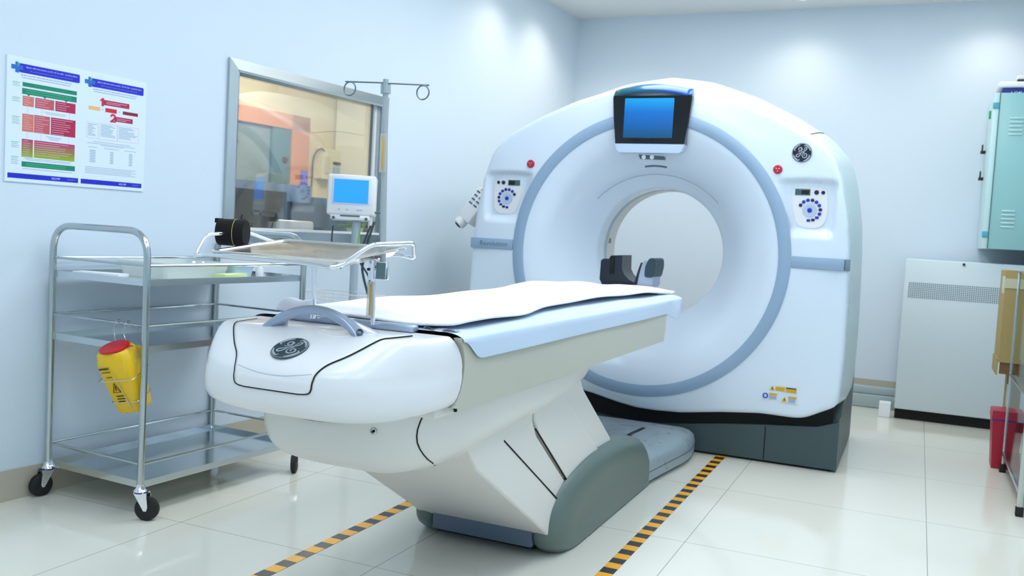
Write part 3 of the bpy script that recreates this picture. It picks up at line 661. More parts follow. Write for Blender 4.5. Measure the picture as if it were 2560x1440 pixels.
# ------------------------------------------------------------------ patient table
tab = root('patient_table', 'white scanner patient table with rounded foot end on grey feet', 'scanner table', (CX, 3.2, 0))
NYR = 1.945
def nose_pt(phi, W, Yf, z, n=3.0):
    c_, s_ = math.cos(phi), math.sin(phi)
    Yr = NYR if z > 0.8215 else 1.93 + 0.045 * math.sin(PI * max(0, min(1, (z - .645) / .2)))
    return V((CX + W * math.copysign(abs(c_) ** (2 / n), c_), Yr - (Yr - Yf) * abs(s_) ** (2 / n), z))
NPH = 96
PH = [PI * k / NPH for k in range(NPH + 1)]
side = [(.617, .20, 1.82), (.620, .245, 1.775), (.626, .275, 1.730), (.635, .297, 1.688), (.646, .307, 1.665), (.662, .311, 1.653), (.685, .3125, 1.648), (.708, .312, 1.647), (.722, .311, 1.647), (.732, .309, 1.650)]
rows_ = []
for z, W_, Yf in side:
    rows_.append([nose_pt(p, W_, Yf, z + 0.026 * abs(math.cos(p)) ** 3 * max(0, (0.732 - z) / 0.13)) for p in PH])
for j in range(1, 33):
    t = (j / 32) ** 1.8
    row = []
    for p in PH:
        W_ = .309 * (1 - t) + 0.0005; Yf = 1.650 + (NYR - 1.650) * t
        sp_ = abs(math.sin(p)); tr = 0.10 + 0.90 * sp_ ** 4.5; e = 0.50 + 0.12 * sp_
        row.append(nose_pt(p, W_, Yf, .732 + (.822 - .732) * (1 - (1 - min(1, t / tr)) ** 2.2) ** e))
    rows_.append(row)
g = G().loft(rows_, open_ring=True, cap=False)
# close the back
for r_ in (rows_,):
    back = [r[0] for r in rows_] + [r[-1] for r in reversed(rows_[:-1])]
    g.add(back, [tuple(range(len(back)))])
    bot = rows_[0]; g.add(bot, [tuple(range(len(bot)))])
nose = g.make('foot_end_cover', M_WHITEP, tab, smooth=60)
bm_ = bmesh.new(); bm_.from_mesh(nose.data); BV = BVHTree.FromBMesh(bm_); bm_.free()
def snap(p, off=0.0):
    q, n, _, _ = BV.find_nearest(V(p)); 
    d = (q - V((CX, 1.96, 0.68))).normalized()
    if n.dot(d) < 0: n = -n
    return q + n * off
def vsnap(x, y, off=0.0):
    q, n, _, _ = BV.ray_cast(V((x, y, 1.0)), V((0, 0, -1)))
    if n.z < 0: n = -n
    return q + n * off
def rsnap(p, off=0.0):
    """from outside towards the core of the cover"""
    o = V(p) ; c0 = V((CX + (o.x - CX) * 0.55, 1.92, 0.68)); d = (c0 - o).normalized()
    q, n, _, _ = BV.ray_cast(o - d * 0.3, d)
    if q is None: return snap(p, off)
    if n.dot(d) > 0: n = -n
    return q + n * off
HW = [(.245, 1.860, .850), (.222, 1.780, .835), (.196, 1.712, .82), (.168, 1.67, .80), (.136, 1.645, .778), (.120, 1.63, .758), (.113, 1.625, .738), (.111, 1.62, .716), (.106, 1.62, .706), (.095, 1.62, .702)]
Rt = [V((CX + a, b, c_)) for a, b, c_ in smooth_path(HW, 5)]; Lf = [V((2 * CX - p.x, p.y, p.z)) for p in Rt]
rows_ = []
for a, b in zip(Lf, Rt):
    rows_.append([rsnap(a.lerp(b, k / 24) + V((0, -0.02 * (1 - (2 * k / 24 - 1) ** 2), 0)), 0.0026) for k in range(25)])
G().loft(rows_, open_ring=True, cap=False).make('front_flap', M_WHITEP, tab, smooth=60).modifiers.new('s', 'SOLIDIFY').thickness = 0.002
line = [rsnap(p, 0.002) for p in Lf] + [rsnap(Lf[-1].lerp(Rt[-1], k / 12) + V((0, -0.01, -0.001)), 0.002) for k in range(1, 12)] + [rsnap(p, 0.002) for p in reversed(Rt)]
G().tube(line, 0.0016, 6).make('flap_gap', M_GAP, tab)
crease = [rsnap(V((CX - 0.108 + 0.216 * k / 14, 1.62 - 0.01 * (1 - (2 * k / 14 - 1) ** 2), 0.752 - 0.012 * math.sin(PI * k / 14))), 0.0026) for k in range(15)]
G().tube(crease, 0.0007, 5).make('flap_crease', M_GREYL, tab)
# emblem on flap
ec = vsnap(CX, 1.711, 0.0035)
ex = V((1, 0, 0)); ey = (vsnap(CX, 1.738) - vsnap(CX, 1.680)).normalized()
emblem(ec, ex, ey, 0.0445, M_LOGOD, M_LOGOL, tab)
# carrying handle
hp = []
for k in range(25):
    a = k / 24; x = -0.150 + 0.300 * a; hgt = math.sin(PI * a) ** 0.75
    foot = abs(2 * a - 1)
    hp.append((V((CX + x, 1.792 + 0.012 * hgt + 0.046 * max(0, (foot - 0.55) / 0.45) ** 1.4, 0.799 + 0.070 * hgt)), (0.0135 + 0.056 * max(0, (foot - 0.55) / 0.45) ** 1.4, 0.0115 + 0.004 * foot ** 2)))
rings = []
for i, (p, (ry, rz)) in enumerate(hp):
    t = (hp[min(i + 1, 24)][0] - hp[max(i - 1, 0)][0]).normalized(); up = V((0, 1, 0)); nn = t.cross(up).normalized()
    rings.append([p + up * (math.cos(2 * PI * k / 16) * ry) + nn * (math.sin(2 * PI * k / 16) * rz) for k in range(16)])
hd = G().loft(rings).make('grab_handle', M_SILVER, tab, smooth=60)
for sx in (1,):
    G().lathe([(0.0085, 0.0), (0.0085, 0.004), (0.006, 0.005), (0.005, 0.001)], (CX + sx * 0.137, 1.784, 0.830), (0.62, -0.55, 0.55), 20).make('button', M_DRKMET, hd)
# accessory rail across the foot of the top
G().box((CX, 1.945, 0.831), (0.385, 0.036, 0.018), 0.007, seg=3).make('accessory_rail', M_SILVER, tab)
G().prism(rrect(0.10, 0.018, 0.004), (CX + 0.02, 1.946, 0.8402), (1, 0, 0), (0, 1, 0), (0, 0, 0.0006)).make('rail_label', M_WHITE, tab, smooth=0)
G().tube([(CX - 0.015 + math.cos(a) * 0.010, 1.946 + math.sin(a) * 0.006, 0.8412) for a in [2 * PI * k / 14 for k in range(14)]], 0.0008, 5, closed=True).make('no_load_symbol', M_RED, tab)
g = G()
for k in range(3): g.box((CX + 0.04, 1.951 - 0.005 * k, 0.8412), (0.045, 0.0015, 0.0006))
g.make('label_print', M_GREYT, tab, smooth=0)
# side rails and deck
for sx in (-1, 1):
    sp = smooth_path([(1.956, 0.818, 0), (1.974, 0.79, 0), (1.983, 0.745, 0), (1.970, 0.695, 0), (1.938, 0.652, 0)], 4)
    poly = [(p.x, p.y) for p in sp] + [(2.00, 0.641), (3.905, 0.642), (3.925, 0.70), (3.93, 0.78), (3.93, 0.812)]
    G().prism(poly, (CX + sx * 0.311, 0, 0), (0, 1, 0), (0, 0, 1), (-sx * 0.02, 0, 0)).make('side_rail', M_RAIL, tab, smooth=20)
G().box((CX, 2.935, 0.727), (0.585, 1.95, 0.15)).make('deck', M_CREAMP, tab, smooth=0)
cr = []
for y in (2.0, 2.6, 3.4, 4.0, 4.28, 4.33):
    wd = 0.215 if y < 4.2 else (0.19 if y < 4.3 else 0.15)
    cr.append([V((CX + x * wd, y, 0.803 + 0.020 * abs(x) ** 2.2)) for x in [-1 + k / 8 for k in range(17)]] + [V((CX + x * wd * 0.96, y, 0.788 + 0.0 * abs(x))) for x in [1 - k / 8 for k in range(17)]])
G().loft(cr).make('cradle', M_BLACK, tab, smooth=40)
# head holder at the far end of the cradle
def arc_wall(x0, x1, z0, hgt, y0, y1, th, sgn):
    pass
hh = G()
prof_ = [(-0.140, 0.962), (-0.128, 0.972), (-0.10, 0.972), (-0.09, 0.99), (-0.032, 0.995), (-0.030, 0.925), (-0.016, 0.900), (0.008, 0.878), (0.03, 0.868), (0.058, 0.863), (0.058, 0.83), (-0.12, 0.83), (-0.142, 0.87)]
hh.prism(prof_, (CX, 4.34, 0), (1, 0, 0), (0, 0, 1), (0, 0.16, 0))
hdh = hh.make('head_holder', mat('holder_dark', (0.06, 0.12, 0.17), 0.35), tab, smooth=30)
G().prism([(0.045, 0.852), (0.056, 0.90), (0.072, 0.96), (0.085, 0.976), (0.10, 0.976), (0.128, 0.94), (0.128, 0.86), (0.12, 0.845)], (CX, 4.335, 0), (1, 0, 0), (0, 0, 1), (0, 0.14, 0)).make('holder_side', M_SILVER, hdh, smooth=30)
G().prism([(p.x, p.y) for p in fillet([(0.088, 0.895, 0), (0.132, 0.895, 0), (0.142, 0.95, 0), (0.138, 0.99, 0), (0.108, 0.99, 0), (0.09, 0.95, 0)], 0.015, 4, True)], (CX, 4.325, 0), (1, 0, 0), (0, 0, 1), (0, 0.16, 0)).make('holder_pad', mat('pad_dark', (0.12, 0.22, 0.26), 0.5), hdh, smooth=30)
G().prism([(0.045, 0.85), (0.040, 0.87), (0.055, 0.93), (0.066, 0.965), (0.072, 0.965), (0.06, 0.91), (0.053, 0.86)], (CX, 4.33, 0), (1, 0, 0), (0, 0, 1), (0, 0.15, 0)).make('holder_liner', M_BLACK, hdh, smooth=30)
G().prism([(-0.092, 0.90), (-0.07, 0.90), (-0.07, 0.985), (-0.092, 0.985)], (CX, 4.334, 0), (1, 0, 0), (0, 0, 1), (0, 0.01, 0)).make('holder_notch', M_GAP, hdh, smooth=0)
# lower carriage (belly)
sec = [(1.835, .13, .55), (1.85, .17, .515), (1.88, .205, .485), (1.94, .238, .462), (2.02, .262, .453), (2.15, .280, .455), (2.35, .288, .474), (2.6, .290, .498), (2.85, .288, .527), (3.0, .282, .553), (3.12, .262, .590), (3.19, .235, .63), (3.215, .20, .65)]
rings = []
for y, hw, zb in sec:
    ring = []
    n_ = 4.2
    for k in range(33):
        a = PI * k / 32; c_, s_ = math.cos(a), math.sin(a)
        ring.append(V((CX + hw * math.copysign(abs(c_) ** (2 / n_), c_), y, 0.672 - (0.672 - zb) * abs(s_) ** (2 / n_))))
    rings.append(ring)
belly = G().loft(rings, cap=True).make('carriage', M_CREAMP, tab, smooth=60)
bm_ = bmesh.new(); bm_.from_mesh(belly.data); BV2 = BVHTree.FromBMesh(bm_); bm_.free()
def bsnap(p, d, off=0.001):
    q, n, _, _ = BV2.ray_cast(V(p), V(d).normalized())
    return (q - V(d).normalized() * off) if q is not None else V(p)
G().tube([bsnap((CX + 1, 1.94 - 0.10 * t + 0.05 * t * t + 0.16 * t ** 3, 0.645 - 0.170 * t), (-1, 0, 0)) for t in [k / 10 for k in range(11)]], 0.0018, 6).make('carriage_seam', M_GAP, tab)
G().tube([bsnap((CX - 0.115 + 0.20 * k / 8, 1.4, 0.612 - 0.012 * math.sin(PI * k / 8)), (0, 1, 0), 0.001) for k in range(9)], 0.009, 8, rad=[(0.004, 0.002)] + [(0.012, 0.004)] * 7 + [(0.005, 0.002)]).make('grip_recess', M_GREYT, tab)
q = bsnap((CX + 0.15, 1.4, 0.592), (0, 1, 0), 0.0)
lk = G().lathe([(0.0085, 0), (0.0085, 0.003), (0.006, 0.005), (0.006, 0.002)], q, (0.1, -1, 0), 20).make('key_lock', M_STEEL, tab); G().lathe([(0.0035, 0.002), (0.003, 0.006)], q, (0.1, -1, 0), 10).make('keyhole', M_GAP, lk)
# small bracket between cover and carriage on the right
G().box((CX + 0.215, 1.955, 0.640), (0.13, 0.11, 0.028), 0.006).make('cover_bracket', M_CREAMP, tab)
G().box((CX + 0.284, 2.0, 0.642), (0.006, 0.006, 0.022)).make('bracket_gap', M_GAP, tab, smooth=0)
# lift column: telescoping skewed panels
def colp(poly, hw, nm, m=M_CREAMP):
    g_ = G().prism(poly, (CX - hw, 0, 0), (0, 1, 0), (0, 0, 1), (2 * hw, 0, 0)); o_ = g_.make(nm, m, tab, smooth=20)
    bv = o_.modifiers.new('b', 'BEVEL'); bv.width = 0.006; bv.segments = 2; bv.limit_method = 'ANGLE'
    return o_
colp([(2.16, .50), (2.22, .43), (2.775, .100), (2.795, .085), (3.00, .06), (2.86, .195), (2.42, .475), (2.40, .55)], .246, 'lift_panel')
colp([(2.40, .55), (2.425, .465), (2.875, .185), (3.05, .06), (3.12, .08), (2.99, .205), (2.66, .445), (2.62, .50), (2.62, .58)], .240, 'lift_panel')
colp([(2.625, .58), (2.63, .50), (2.67, .448), (3.0, .205), (3.13, .08), (3.40, .12), (3.345, .245), (2.90, .53), (2.88, .60)], .243, 'lift_panel')
colp([(2.885, .60), (2.905, .525), (3.35, .24), (3.41, .14), (3.47, .16), (3.46, .29), (3.10, .53), (3.02, .62)], .236, 'lift_panel')
for a, b, hw in (((2.392, .480), (2.868, .190), .2455), ((2.640, .47), (2.995, .207), .2425)):
    G().tube([(CX + hw, a[0], a[1]), (CX + hw, b[0], b[1])], 0.003, 6).make('panel_gap', M_GAP, tab)
# base: cross strip, feet
G().box((CX + 0.005, 2.800, 0.066), (0.375, 0.03, 0.060), 0.006).make('base_strip', M_STRIPB, tab)
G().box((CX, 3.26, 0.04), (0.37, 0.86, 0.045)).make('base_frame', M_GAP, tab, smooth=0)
fp = fillet([(2.85, .008, 0), (2.775, .055, 0), (2.785, .165, 0), (2.92, .245, 0), (3.15, .285, 0), (3.55, .285, 0), (3.84, .225, 0), (3.955, .12, 0), (3.955, .008, 0)], [0, .05, .08, .12, .2, .2, .15, .08, 0], 7)
for sx in (-1, 1):
    rings = []
    outer = [(p.x, p.y) for p in fp]; yb_ = 3.955
    for off, yf_, zs in ((0.186, 2.82, 0.93), (0.190, 2.795, 0.97), (0.199, 2.785, 0.99), (0.215, 2.782, 1.0), (0.235, 2.785, 0.995), (0.252, 2.795, 0.975), (0.266, 2.815, 0.94), (0.276, 2.845, 0.89), (0.282, 2.88, 0.82), (0.286, 2.93, 0.70)):
        yb2 = yb_ - max(0, (yf_ - 2.79)) * 0.35
        rings.append([V((CX + sx * off, yf_ + (y - 2.775) / (yb_ - 2.775) * (yb2 - yf_), max(0.006, z * (zs if z > 0.02 else 1)))) for y, z in outer])
    G().loft(rings).make('foot', M_FOOT, tab, smooth=60)
# rear pod joining the table to the gantry
pod = []
hwp = fillet([(3.55, 0.05, 0), (3.55, 0.25, 0), (3.85, 0.28, 0), (4.15, 0.315, 0), (4.42, 0.348, 0), (4.665, 0.32, 0), (4.67, 0.05, 0)], [0, .05, .1, .12, .14, .05, 0], 6)
out_ = [(p.y, p.x) for p in hwp]; out_ = out_ + [(-x, y) for x, y in reversed(out_)]
for z, ins in ((0.004, 0.03), (0.018, 0.028), (0.022, 0.0), (0.075, 0.0), (0.105, 0.008), (0.122, 0.028), (0.132, 0.055), (0.137, 0.10)):
    pod.append([V((CX + x * (1 - ins / 0.38), 4.1 + (y - 4.1) * (1 - ins / 0.8), z)) for x, y in out_])
po = G().loft(pod).make('floor_pod', M_POD, tab, smooth=60)
G().tube([(CX + 0.10, 4.0, 0.138), (CX + 0.115, 4.15, 0.138), (CX + 0.085, 4.25, 0.138), (CX + 0.10, 4.45, 0.137)], 0.01, 8, rad=[(0.012, 0.003)] * 4).make('cable_slot', M_BLACK, po)
g = G(); g.tube([V((CX + x * 0.998, 4.1 + (y - 4.1) * 0.999, 0.062)) for x, y in out_], 0.0022, 5, cap=False); g.make('pod_seam', M_DRKMET, po)

# ------------------------------------------------------------------ coverings on the table
def sheet(name, us, vs, fn, m, thick, label, cat, sub=1):
    g_ = G(); rows2 = [[fn(u, v) for u in us] for v in vs]; g_.loft(rows2, open_ring=True, cap=False)
    o = g_.make(name, m, smooth=80); md = o.modifiers.new('s', 'SOLIDIFY'); md.thickness = thick; md.offset = 1
    if sub: sd = o.modifiers.new('ss', 'SUBSURF'); sd.levels = sub; sd.render_levels = sub
    return tag(o, label, cat)
rn = random.Random(3)
def lerp(a, b, t): return a + (b - a) * t
def pl(xs, ys, x):
    if x <= xs[0]: return ys[0]
    for i in range(1, len(xs)):
        if x <= xs[i]:
            t = (x - xs[i - 1]) / (xs[i] - xs[i - 1]); t = t * t * (3 - 2 * t); return lerp(ys[i - 1], ys[i], t)
    return ys[-1]
def paper(u, v):
    # u 0..1 left side hem -> right side hem, v 0..1 foot -> head
    y0 = 1.962; y = lerp(y0, 4.20, v ** 1.25)
    drop = 0.018 + 0.050 * sst(1.968, 2.062, y)
    edge = 0.3165
    x_in = 0.30
    if u < 0.15:   t = 1 - u / 0.15; sx = -1
    elif u > 0.85: t = (u - 0.85) / 0.15; sx = 1
    else:
        xx = lerp(-0.27, 0.27, (u - 0.15) / 0.70); return V((CX + xx, y, 0.8275 + 0.0015 * math.sin(9 * y + 7 * xx)))
    # around the shoulder
    a = t * 1.0
    if a < 0.5: x = lerp(0.27, edge, math.sin(a / 0.5 * PI / 2)); z = 0.8275 - 0.018 * (1 - math.cos(a / 0.5 * PI / 2))
    else: x = edge + 0.003 * math.sin(6 * y) * (a - 0.5); z = 0.8095 - (drop - 0.018) * (a - 0.5) / 0.5
    if y > 3.94: x -= 0.01 * (y - 3.94); x += 0.008 * math.sin(25 * y) * (a > 0.5); z -= 0.035 * math.sin((y - 3.94) * 9) * (a > 0.5)
    return V((CX + sx * x, y, z))
us = [k / 30 for k in range(31)]; us = sorted(set(us + [0.02, 0.04, 0.06, 0.09, 0.12, 0.15, 0.85, 0.88, 0.91, 0.94, 0.96, 0.98]))
sheet('paper_sheet', us, [k / 60 for k in range(61)], paper, M_PAPER, 0.0012, 'pale blue disposable paper sheet draped over the table side rails', 'paper sheet')
RX = [1.90, 1.97, 2.02, 2.06, 2.42, 2.75, 3.09, 3.5, 3.99, 4.24]; RV = [0.14, 0.215, 0.262, 0.278, 0.258, 0.222, 0.20, 0.215, 0.240, 0.262]
LV = [-0.235, -0.25, -0.235, -0.215, -0.20, -0.20, -0.20, -0.205, -0.20, -0.17]
def linen(u, v):
    y = lerp(1.985, 4.31, v) + 0.02 * math.sin(u * 5 + 1) * (1 - v) ** 6 - 0.11 * abs(u - 0.62) * (1 if v > 0.96 else 0)
    xl, xr = pl(RX, LV, y), pl(RX, RV, y)
    x = lerp(xl, xr, u)
    lift = 0.004 * math.sin(5.1 * y + 2.2) * math.sin(3 * u + 1) + 0.003 * math.sin(11 * y + 9 * u) + 0.0045 * math.exp(-((u - 0.25 - 0.1 * math.sin(2 * y)) / 0.10) ** 2)
    z = 0.8425 + lift * 0.9 + 0.012 * math.exp(-((y - 3.7) / 0.35) ** 2) * math.exp(-((u - 0.25) / 0.4) ** 2)
    z += 0.014 * math.exp(-((u - 1.0) / 0.12) ** 2) * (0.4 * math.sin(4 * y)) * 0.5
    z += 0.008 * v * sst(0.0, 0.3, 1 - u) + 0.010 * v * v - 0.016 * sst(0.7, 1.0, v)
    if v < 0.03: z -= 0.006
    return V((CX + x, y, z))
sheet('folded_linen', [k / 28 for k in range(29)], [k / 90 for k in range(91)], linen, M_LINEN, 0.010, 'bright white folded linen laid along the top of the scanner table', 'linen')
# loose translucent paper at the left edge and the tucked roll beside the handle
def wad(u, v):
    return V((CX - 0.255 + 0.095 * u + 0.01 * v, 1.975 + 0.04 * v + 0.01 * u, 0.836 + 0.030 * math.sin(v * PI * 0.62) + 0.003 * math.sin(9 * u)))
sheet('curled_paper', [k / 10 for k in range(11)], [k / 24 for k in range(25)], wad, mat('roll_white', (0.95, 0.95, 0.985), 0.7), 0.004, 'curled-up white paper end beside the table handle', 'paper')
def crump(u, v):
    x = 0.20 + 0.085 * u; y = 1.965 + 0.04 * v
    return V((CX + x, y + 0.006 * math.sin(14 * u), 0.832 + 0.006 * math.sin(9 * u + 5 * v) * (1 - v) ))
sheet('crumpled_wrap', [k / 14 for k in range(15)], [k / 5 for k in range(6)], crump, mat('wrap_clear', (0.70, 0.74, 0.78), 0.15, alpha=0.7), 0.0006, 'crumpled clear wrap under the linen near the accessory rail', 'plastic wrap')

# ------------------------------------------------------------------ IV pole and tray on the table
iv = root('iv_pole', 'grey infusion pole with two looped hooks clamped to the scanner table', 'IV pole', (CX + 0.09, 1.92, 0.83))
pb = V((-1.190, 1.92, 0.955)); pt_ = V((-1.2055, 1.92, 1.395))
G().tube([pb, pt_], 0.0072, 16).make('upper_pole', mat('pole_grey', (0.70, 0.72, 0.73), 0.3, 0.4), iv)
G().tube([(-1.210, 1.918, 0.834), (-1.216, 1.918, 0.95)], 0.0062, 14).make('lower_pole', M_CHROME, iv)
G().lathe([(0.0125, 0), (0.0125, 0.022), (0.007, 0.023), (0.007, 0.034)], pt_, (pt_ - pb), 20).make('top_collar', M_STEEL, iv)
def loop(cx, cz, r, a0, a1, n=20): return [(cx + r * math.cos(a0 + (a1 - a0) * k / n), 1.92, cz + r * math.sin(a0 + (a1 - a0) * k / n)) for k in range(n + 1)]
ztl, ztr = 1.4235, 1.4125
hk = G().tube([(-1.322, 1.92, 1.4255), (-1.2055, 1.92, 1.4205)] , 0.0018, 8)
hk.tube([(-1.2055, 1.92, 1.4195), (-1.087, 1.92, 1.4135)], 0.0018, 8)
hk.tube(loop(-1.3085, 1.4080, 0.0165, PI * 0.45, PI * 0.45 + 2 * PI), 0.0019, 8); hk.tube(loop(-1.1025, 1.3965, 0.0165, PI * 0.5, PI * 0.5 + 2 * PI), 0.0019, 8)
hk.make('hook_bar', mat('rod_steel', (0.50, 0.53, 0.56), 0.3, 1.0), iv)
cl = G().box((-1.193, 1.915, 0.968), (0.034, 0.022, 0.044), 0.0015).make('clamp_block', M_CHROME, iv)
G().box((-1.1855, 1.9035, 0.968), (0.026, 0.001, 0.040)).make('clamp_face', mat('clamp_grey_green', (0.42, 0.52, 0.54), 0.35), cl)
G().tube([(-1.213, 1.906, 0.944), (-1.213, 1.906, 0.992)], 0.0085, 16).make('clamp_sleeve', M_CHROME, cl)
G().cyl((-1.215, 1.893, 0.970), (-1.215, 1.902, 0.970), 0.0036, 12).make('clamp_knob', M_BLACK, cl)
def packet(p0, p1, r, label, root_):
    p0, p1 = V(p0), V(p1)
    G().box((p0 + p1) / 2 + V((0, -0.012, 0)), (r * 2, 0.003, (p1 - p0).length), 0.001).make('needle_packet', M_BAG, root_)
    G().box((p0 + p1) / 2 + V((-0.001, -0.0125, 0)), (0.0045, 0.0026, (p1 - p0).length * 0.86), 0.001).make('packet_contents', M_NEEDLE, root_)
pk1 = root('taped_packet', 'clear packet with a yellow strip taped high on the infusion pole', 'packet', (-1.20, 1.91, 1.18)); packet((-1.1955, 1.92, 1.205), (-1.1985, 1.92, 1.298), 0.0095, '', pk1)
pk2 = root('taped_packet', 'clear packet with a yellow strip taped low on the chrome pole below the clamp', 'packet', (-1.21, 1.91, 0.86)); packet((-1.2125, 1.92, 0.851), (-1.2145, 1.92, 0.940), 0.0105, '', pk2)
# second stand rod and the tray frame
tr = root('instrument_stand', 'chrome tray frame with bent end handles standing on the table rail', 'tray stand', (CX - 0.09, 1.92, 0.83))
G().tube([(-1.386, 1.918, 0.834), (-1.392, 1.918, 0.990)], 0.0058, 14).lathe([(0.009, 0), (0.008, 0.012), (0.0058, 0.014)], (-1.386, 1.918, 0.834), (0, 0, 1), 16).make('stand_rod', M_CHROME, tr)
# tray frame (tilted slightly)
tc_ = V((-1.368, 1.871, 1.003)); TR = Matrix.Rotation(0.108, 3, 'X')
def tp(x, y, z): return tc_ + TR @ V((x, y, z))
loopf = [(-0.235, -0.135, -0.018), (-0.245, -0.125, 0.034), (-0.245, 0.085, 0.028), (-0.238, 0.165, -0.008),
         (0.225, 0.165, -0.008), (0.232, 0.150, 0.000), (0.236, 0.130, 0.030), (0.212, -0.040, 0.038), (0.195, -0.165, -0.012), (0.135, -0.160, -0.012), (-0.175, -0.150, -0.010)]
fr = [V((-1.62, 1.745, 0.977)), V((-1.62, 1.785, 1.031)), V((-1.62, 1.93, 1.041)), V((-1.61, 2.03, 1.016)), V((-1.20, 2.03, 1.004)), V((-1.150, 2.00, 1.000)), V((-1.145, 1.985, 1.039)), V((-1.150, 1.80, 1.033)), V((-1.170, 1.698, 0.977)), V((-1.25, 1.700, 0.984)), V((-1.54, 1.72, 0.985))]
G().tube(fillet(fr, [.02, .018, .03, .02, .02, .012, .015, .03, .03, .04, .03], 6, True), 0.0050, 10, closed=True).make('wire_frame', M_CHROME, tr)
G().tube(fillet([(-1.392, 1.918, 0.987), (-1.392, 1.918, 1.000), (-1.216, 1.918, 0.996), (-1.216, 1.918, 0.975)], 0.01), 0.005, 10).make('cross_bar', M_CHROME, tr)
ty = root('steel_tray', 'polished stainless instrument tray resting on the chrome frame', 'tray', tc_)
def rr3(w_, l_, r, z): return [tp(p.x, p.y, z) for p in fillet([(-w_ / 2, -l_ / 2, 0), (w_ / 2, -l_ / 2, 0), (w_ / 2, l_ / 2, 0), (-w_ / 2, l_ / 2, 0)], r, 6, True)]
G().loft([rr3(.384, .294, .022, .004), rr3(.386, .296, .022, .0075), rr3(.378, .288, .020, .009), rr3(.362, .272, .02, .008), rr3(.345, .255, .03, -0.008), rr3(.335, .245, .03, -0.011), rr3(.335, .245, .03, -0.0125), rr3(.365, .275, .03, .004)], closed=False, cap=True).make('pan', mat('tray_steel', (0.93, 0.92, 0.90), 0.17, 1.0), ty, smooth=50)
# black webbing roll on the left handle
rl = root('strap_roll', 'black rolled webbing strap with a thin yellow edge on the tray handle', 'strap roll', (-1.60, 1.86, 1.04))
ax0, ax1 = V((-1.625, 1.845, 1.040)), V((-1.585, 1.915, 1.040)); axd = (ax1 - ax0).normalized()
ax0, ax1 = V((-1.656, 1.868, 1.038)), V((-1.588, 1.895, 1.038)); L_ = (ax1 - ax0).length; axd = (ax1 - ax0).normalized()
G().lathe([(0.012, 0.0), (0.0325, 0.001), (0.034, 0.003), (0.0345, L_ * 0.5), (0.034, L_ - 0.003), (0.0325, L_ - 0.001), (0.012, L_)], ax0, axd, 40).make('webbing', M_STRAP, rl)
uu = axd.orthogonal().normalized(); ww = axd.cross(uu)
G().tube([ax0 + axd * (L_ * 0.62) + (uu * math.cos(a) + ww * math.sin(a)) * 0.0346 for a in [2 * PI * k / 40 for k in range(40)]], 0.0007, 6, closed=True).make('yellow_edge', M_YTHREAD, rl)
G().box(ax0 + axd * 0.004 + V((-0.004, 0.0, 0.029)), (0.012, 0.024, 0.012), 0.002).make('strap_end', M_STRAP, rl)

# ------------------------------------------------------------------ stainless trolley
P1, P2, P4 = V((-2.925, 2.425, 0)), V((-2.431, 2.394, 0)), V((-2.389, 3.219, 0)); P3 = P1 + (P4 - P2)
car = root('instrument_trolley', 'three-tier stainless steel trolley on casters against the left wall', 'trolley', (P1 + P4) / 2)
U_ = (P2 - P1); V_ = (P4 - P2); UL, VL = U_.length, V_.length; Uh, Vh = U_.normalized(), V_.normalized()
def cpt(a, b, z): return P1 + Uh * a + Vh * b + V((0, 0, z))
HR = 0.0125
for b, nm in ((0, 'end_frame'), (VL, 'end_frame')):
    G().tube(fillet([cpt(0, b, 0.125), cpt(0, b, 1.012), cpt(UL, b, 1.012), cpt(UL, b, 0.125)], 0.10, 10), HR, 14).make(nm, M_STEEL, car, smooth=60)
for zt in (0.833, 0.600, 0.122):
    g = G(); hgt = 0.024
    Mx = Matrix.Translation(P1) @ Matrix(((Uh.x, Vh.x, 0, 0), (Uh.y, Vh.y, 0, 0), (0, 0, 1, 0), (0, 0, 0, 1)))
    g.box((UL / 2, VL / 2, zt - 0.006), (UL - 0.01, VL - 0.01, 0.006), 0, Mx)
    for a, b, la, lb_ in ((UL / 2, 0.004, UL - 0.004, 0.003), (UL / 2, VL - 0.004, UL - 0.004, 0.003), (0.004, VL / 2, 0.003, VL - 0.004), (UL - 0.004, VL / 2, 0.003, VL - 0.004)):
        g.box((a, b, zt), (la, lb_, hgt), 0, Mx)
    g.make('shelf', M_SHELF, car, smooth=0)
for zt in (0.893, 0.682, 0.197):
    g = G()
    g.tube([cpt(0, 0, zt), cpt(UL, 0, zt)], 0.005, 8).tube([cpt(UL, 0, zt), cpt(UL, VL, zt)], 0.005, 8).tube([cpt(UL, VL, zt), cpt(0, VL, zt)], 0.005, 8).tube([cpt(0, VL, zt), cpt(0, 0, zt)], 0.005, 8)
    g.make('guard_rail', M_STEEL, car)
def caster(p, ang):
    c0 = V((p.x, p.y, 0)); d = V((math.cos(ang), math.sin(ang), 0)); s_ = V((-d.y, d.x, 0)); R_ = 0.042; ctr = c0 + d * 0.026 + V((0, 0, R_))
    k = G().lathe([(0.022, 0), (0.024, 0.006), (0.016, 0.016), (0.012, 0.030)], c0 + V((0, 0, 0.098)), (0, 0, 1), 18).make('caster', M_CHROME, car)
    g_ = G()
    for q in (-1, 1):
        o = c0 + s_ * (q * 0.0155); pts = [(-0.018, 0.10), (0.028, 0.10), (0.034, 0.05), (0.030, 0.036), (0.020, 0.036)]
        g_.prism(pts, o, d, (0, 0, 1), s_ * (0.0025 * q))
    g_.cyl(ctr - s_ * 0.019, ctr + s_ * 0.019, 0.006)
    g_.make('caster_fork', M_CHROME, k)
    G().lathe([(0.013, -0.0115), (0.036, -0.0115), (0.042, -0.008), (0.042, 0.008), (0.036, 0.0115), (0.013, 0.0115)], ctr, s_, 28).make('caster_wheel', M_RUBBER, k)
    G().lathe([(0.0232, 0.0), (0.0232, 0.005)], c0 + V((0, 0, 0.097)), (0, 0, 1), 18).make('swivel_ring', M_NAVYB, k)
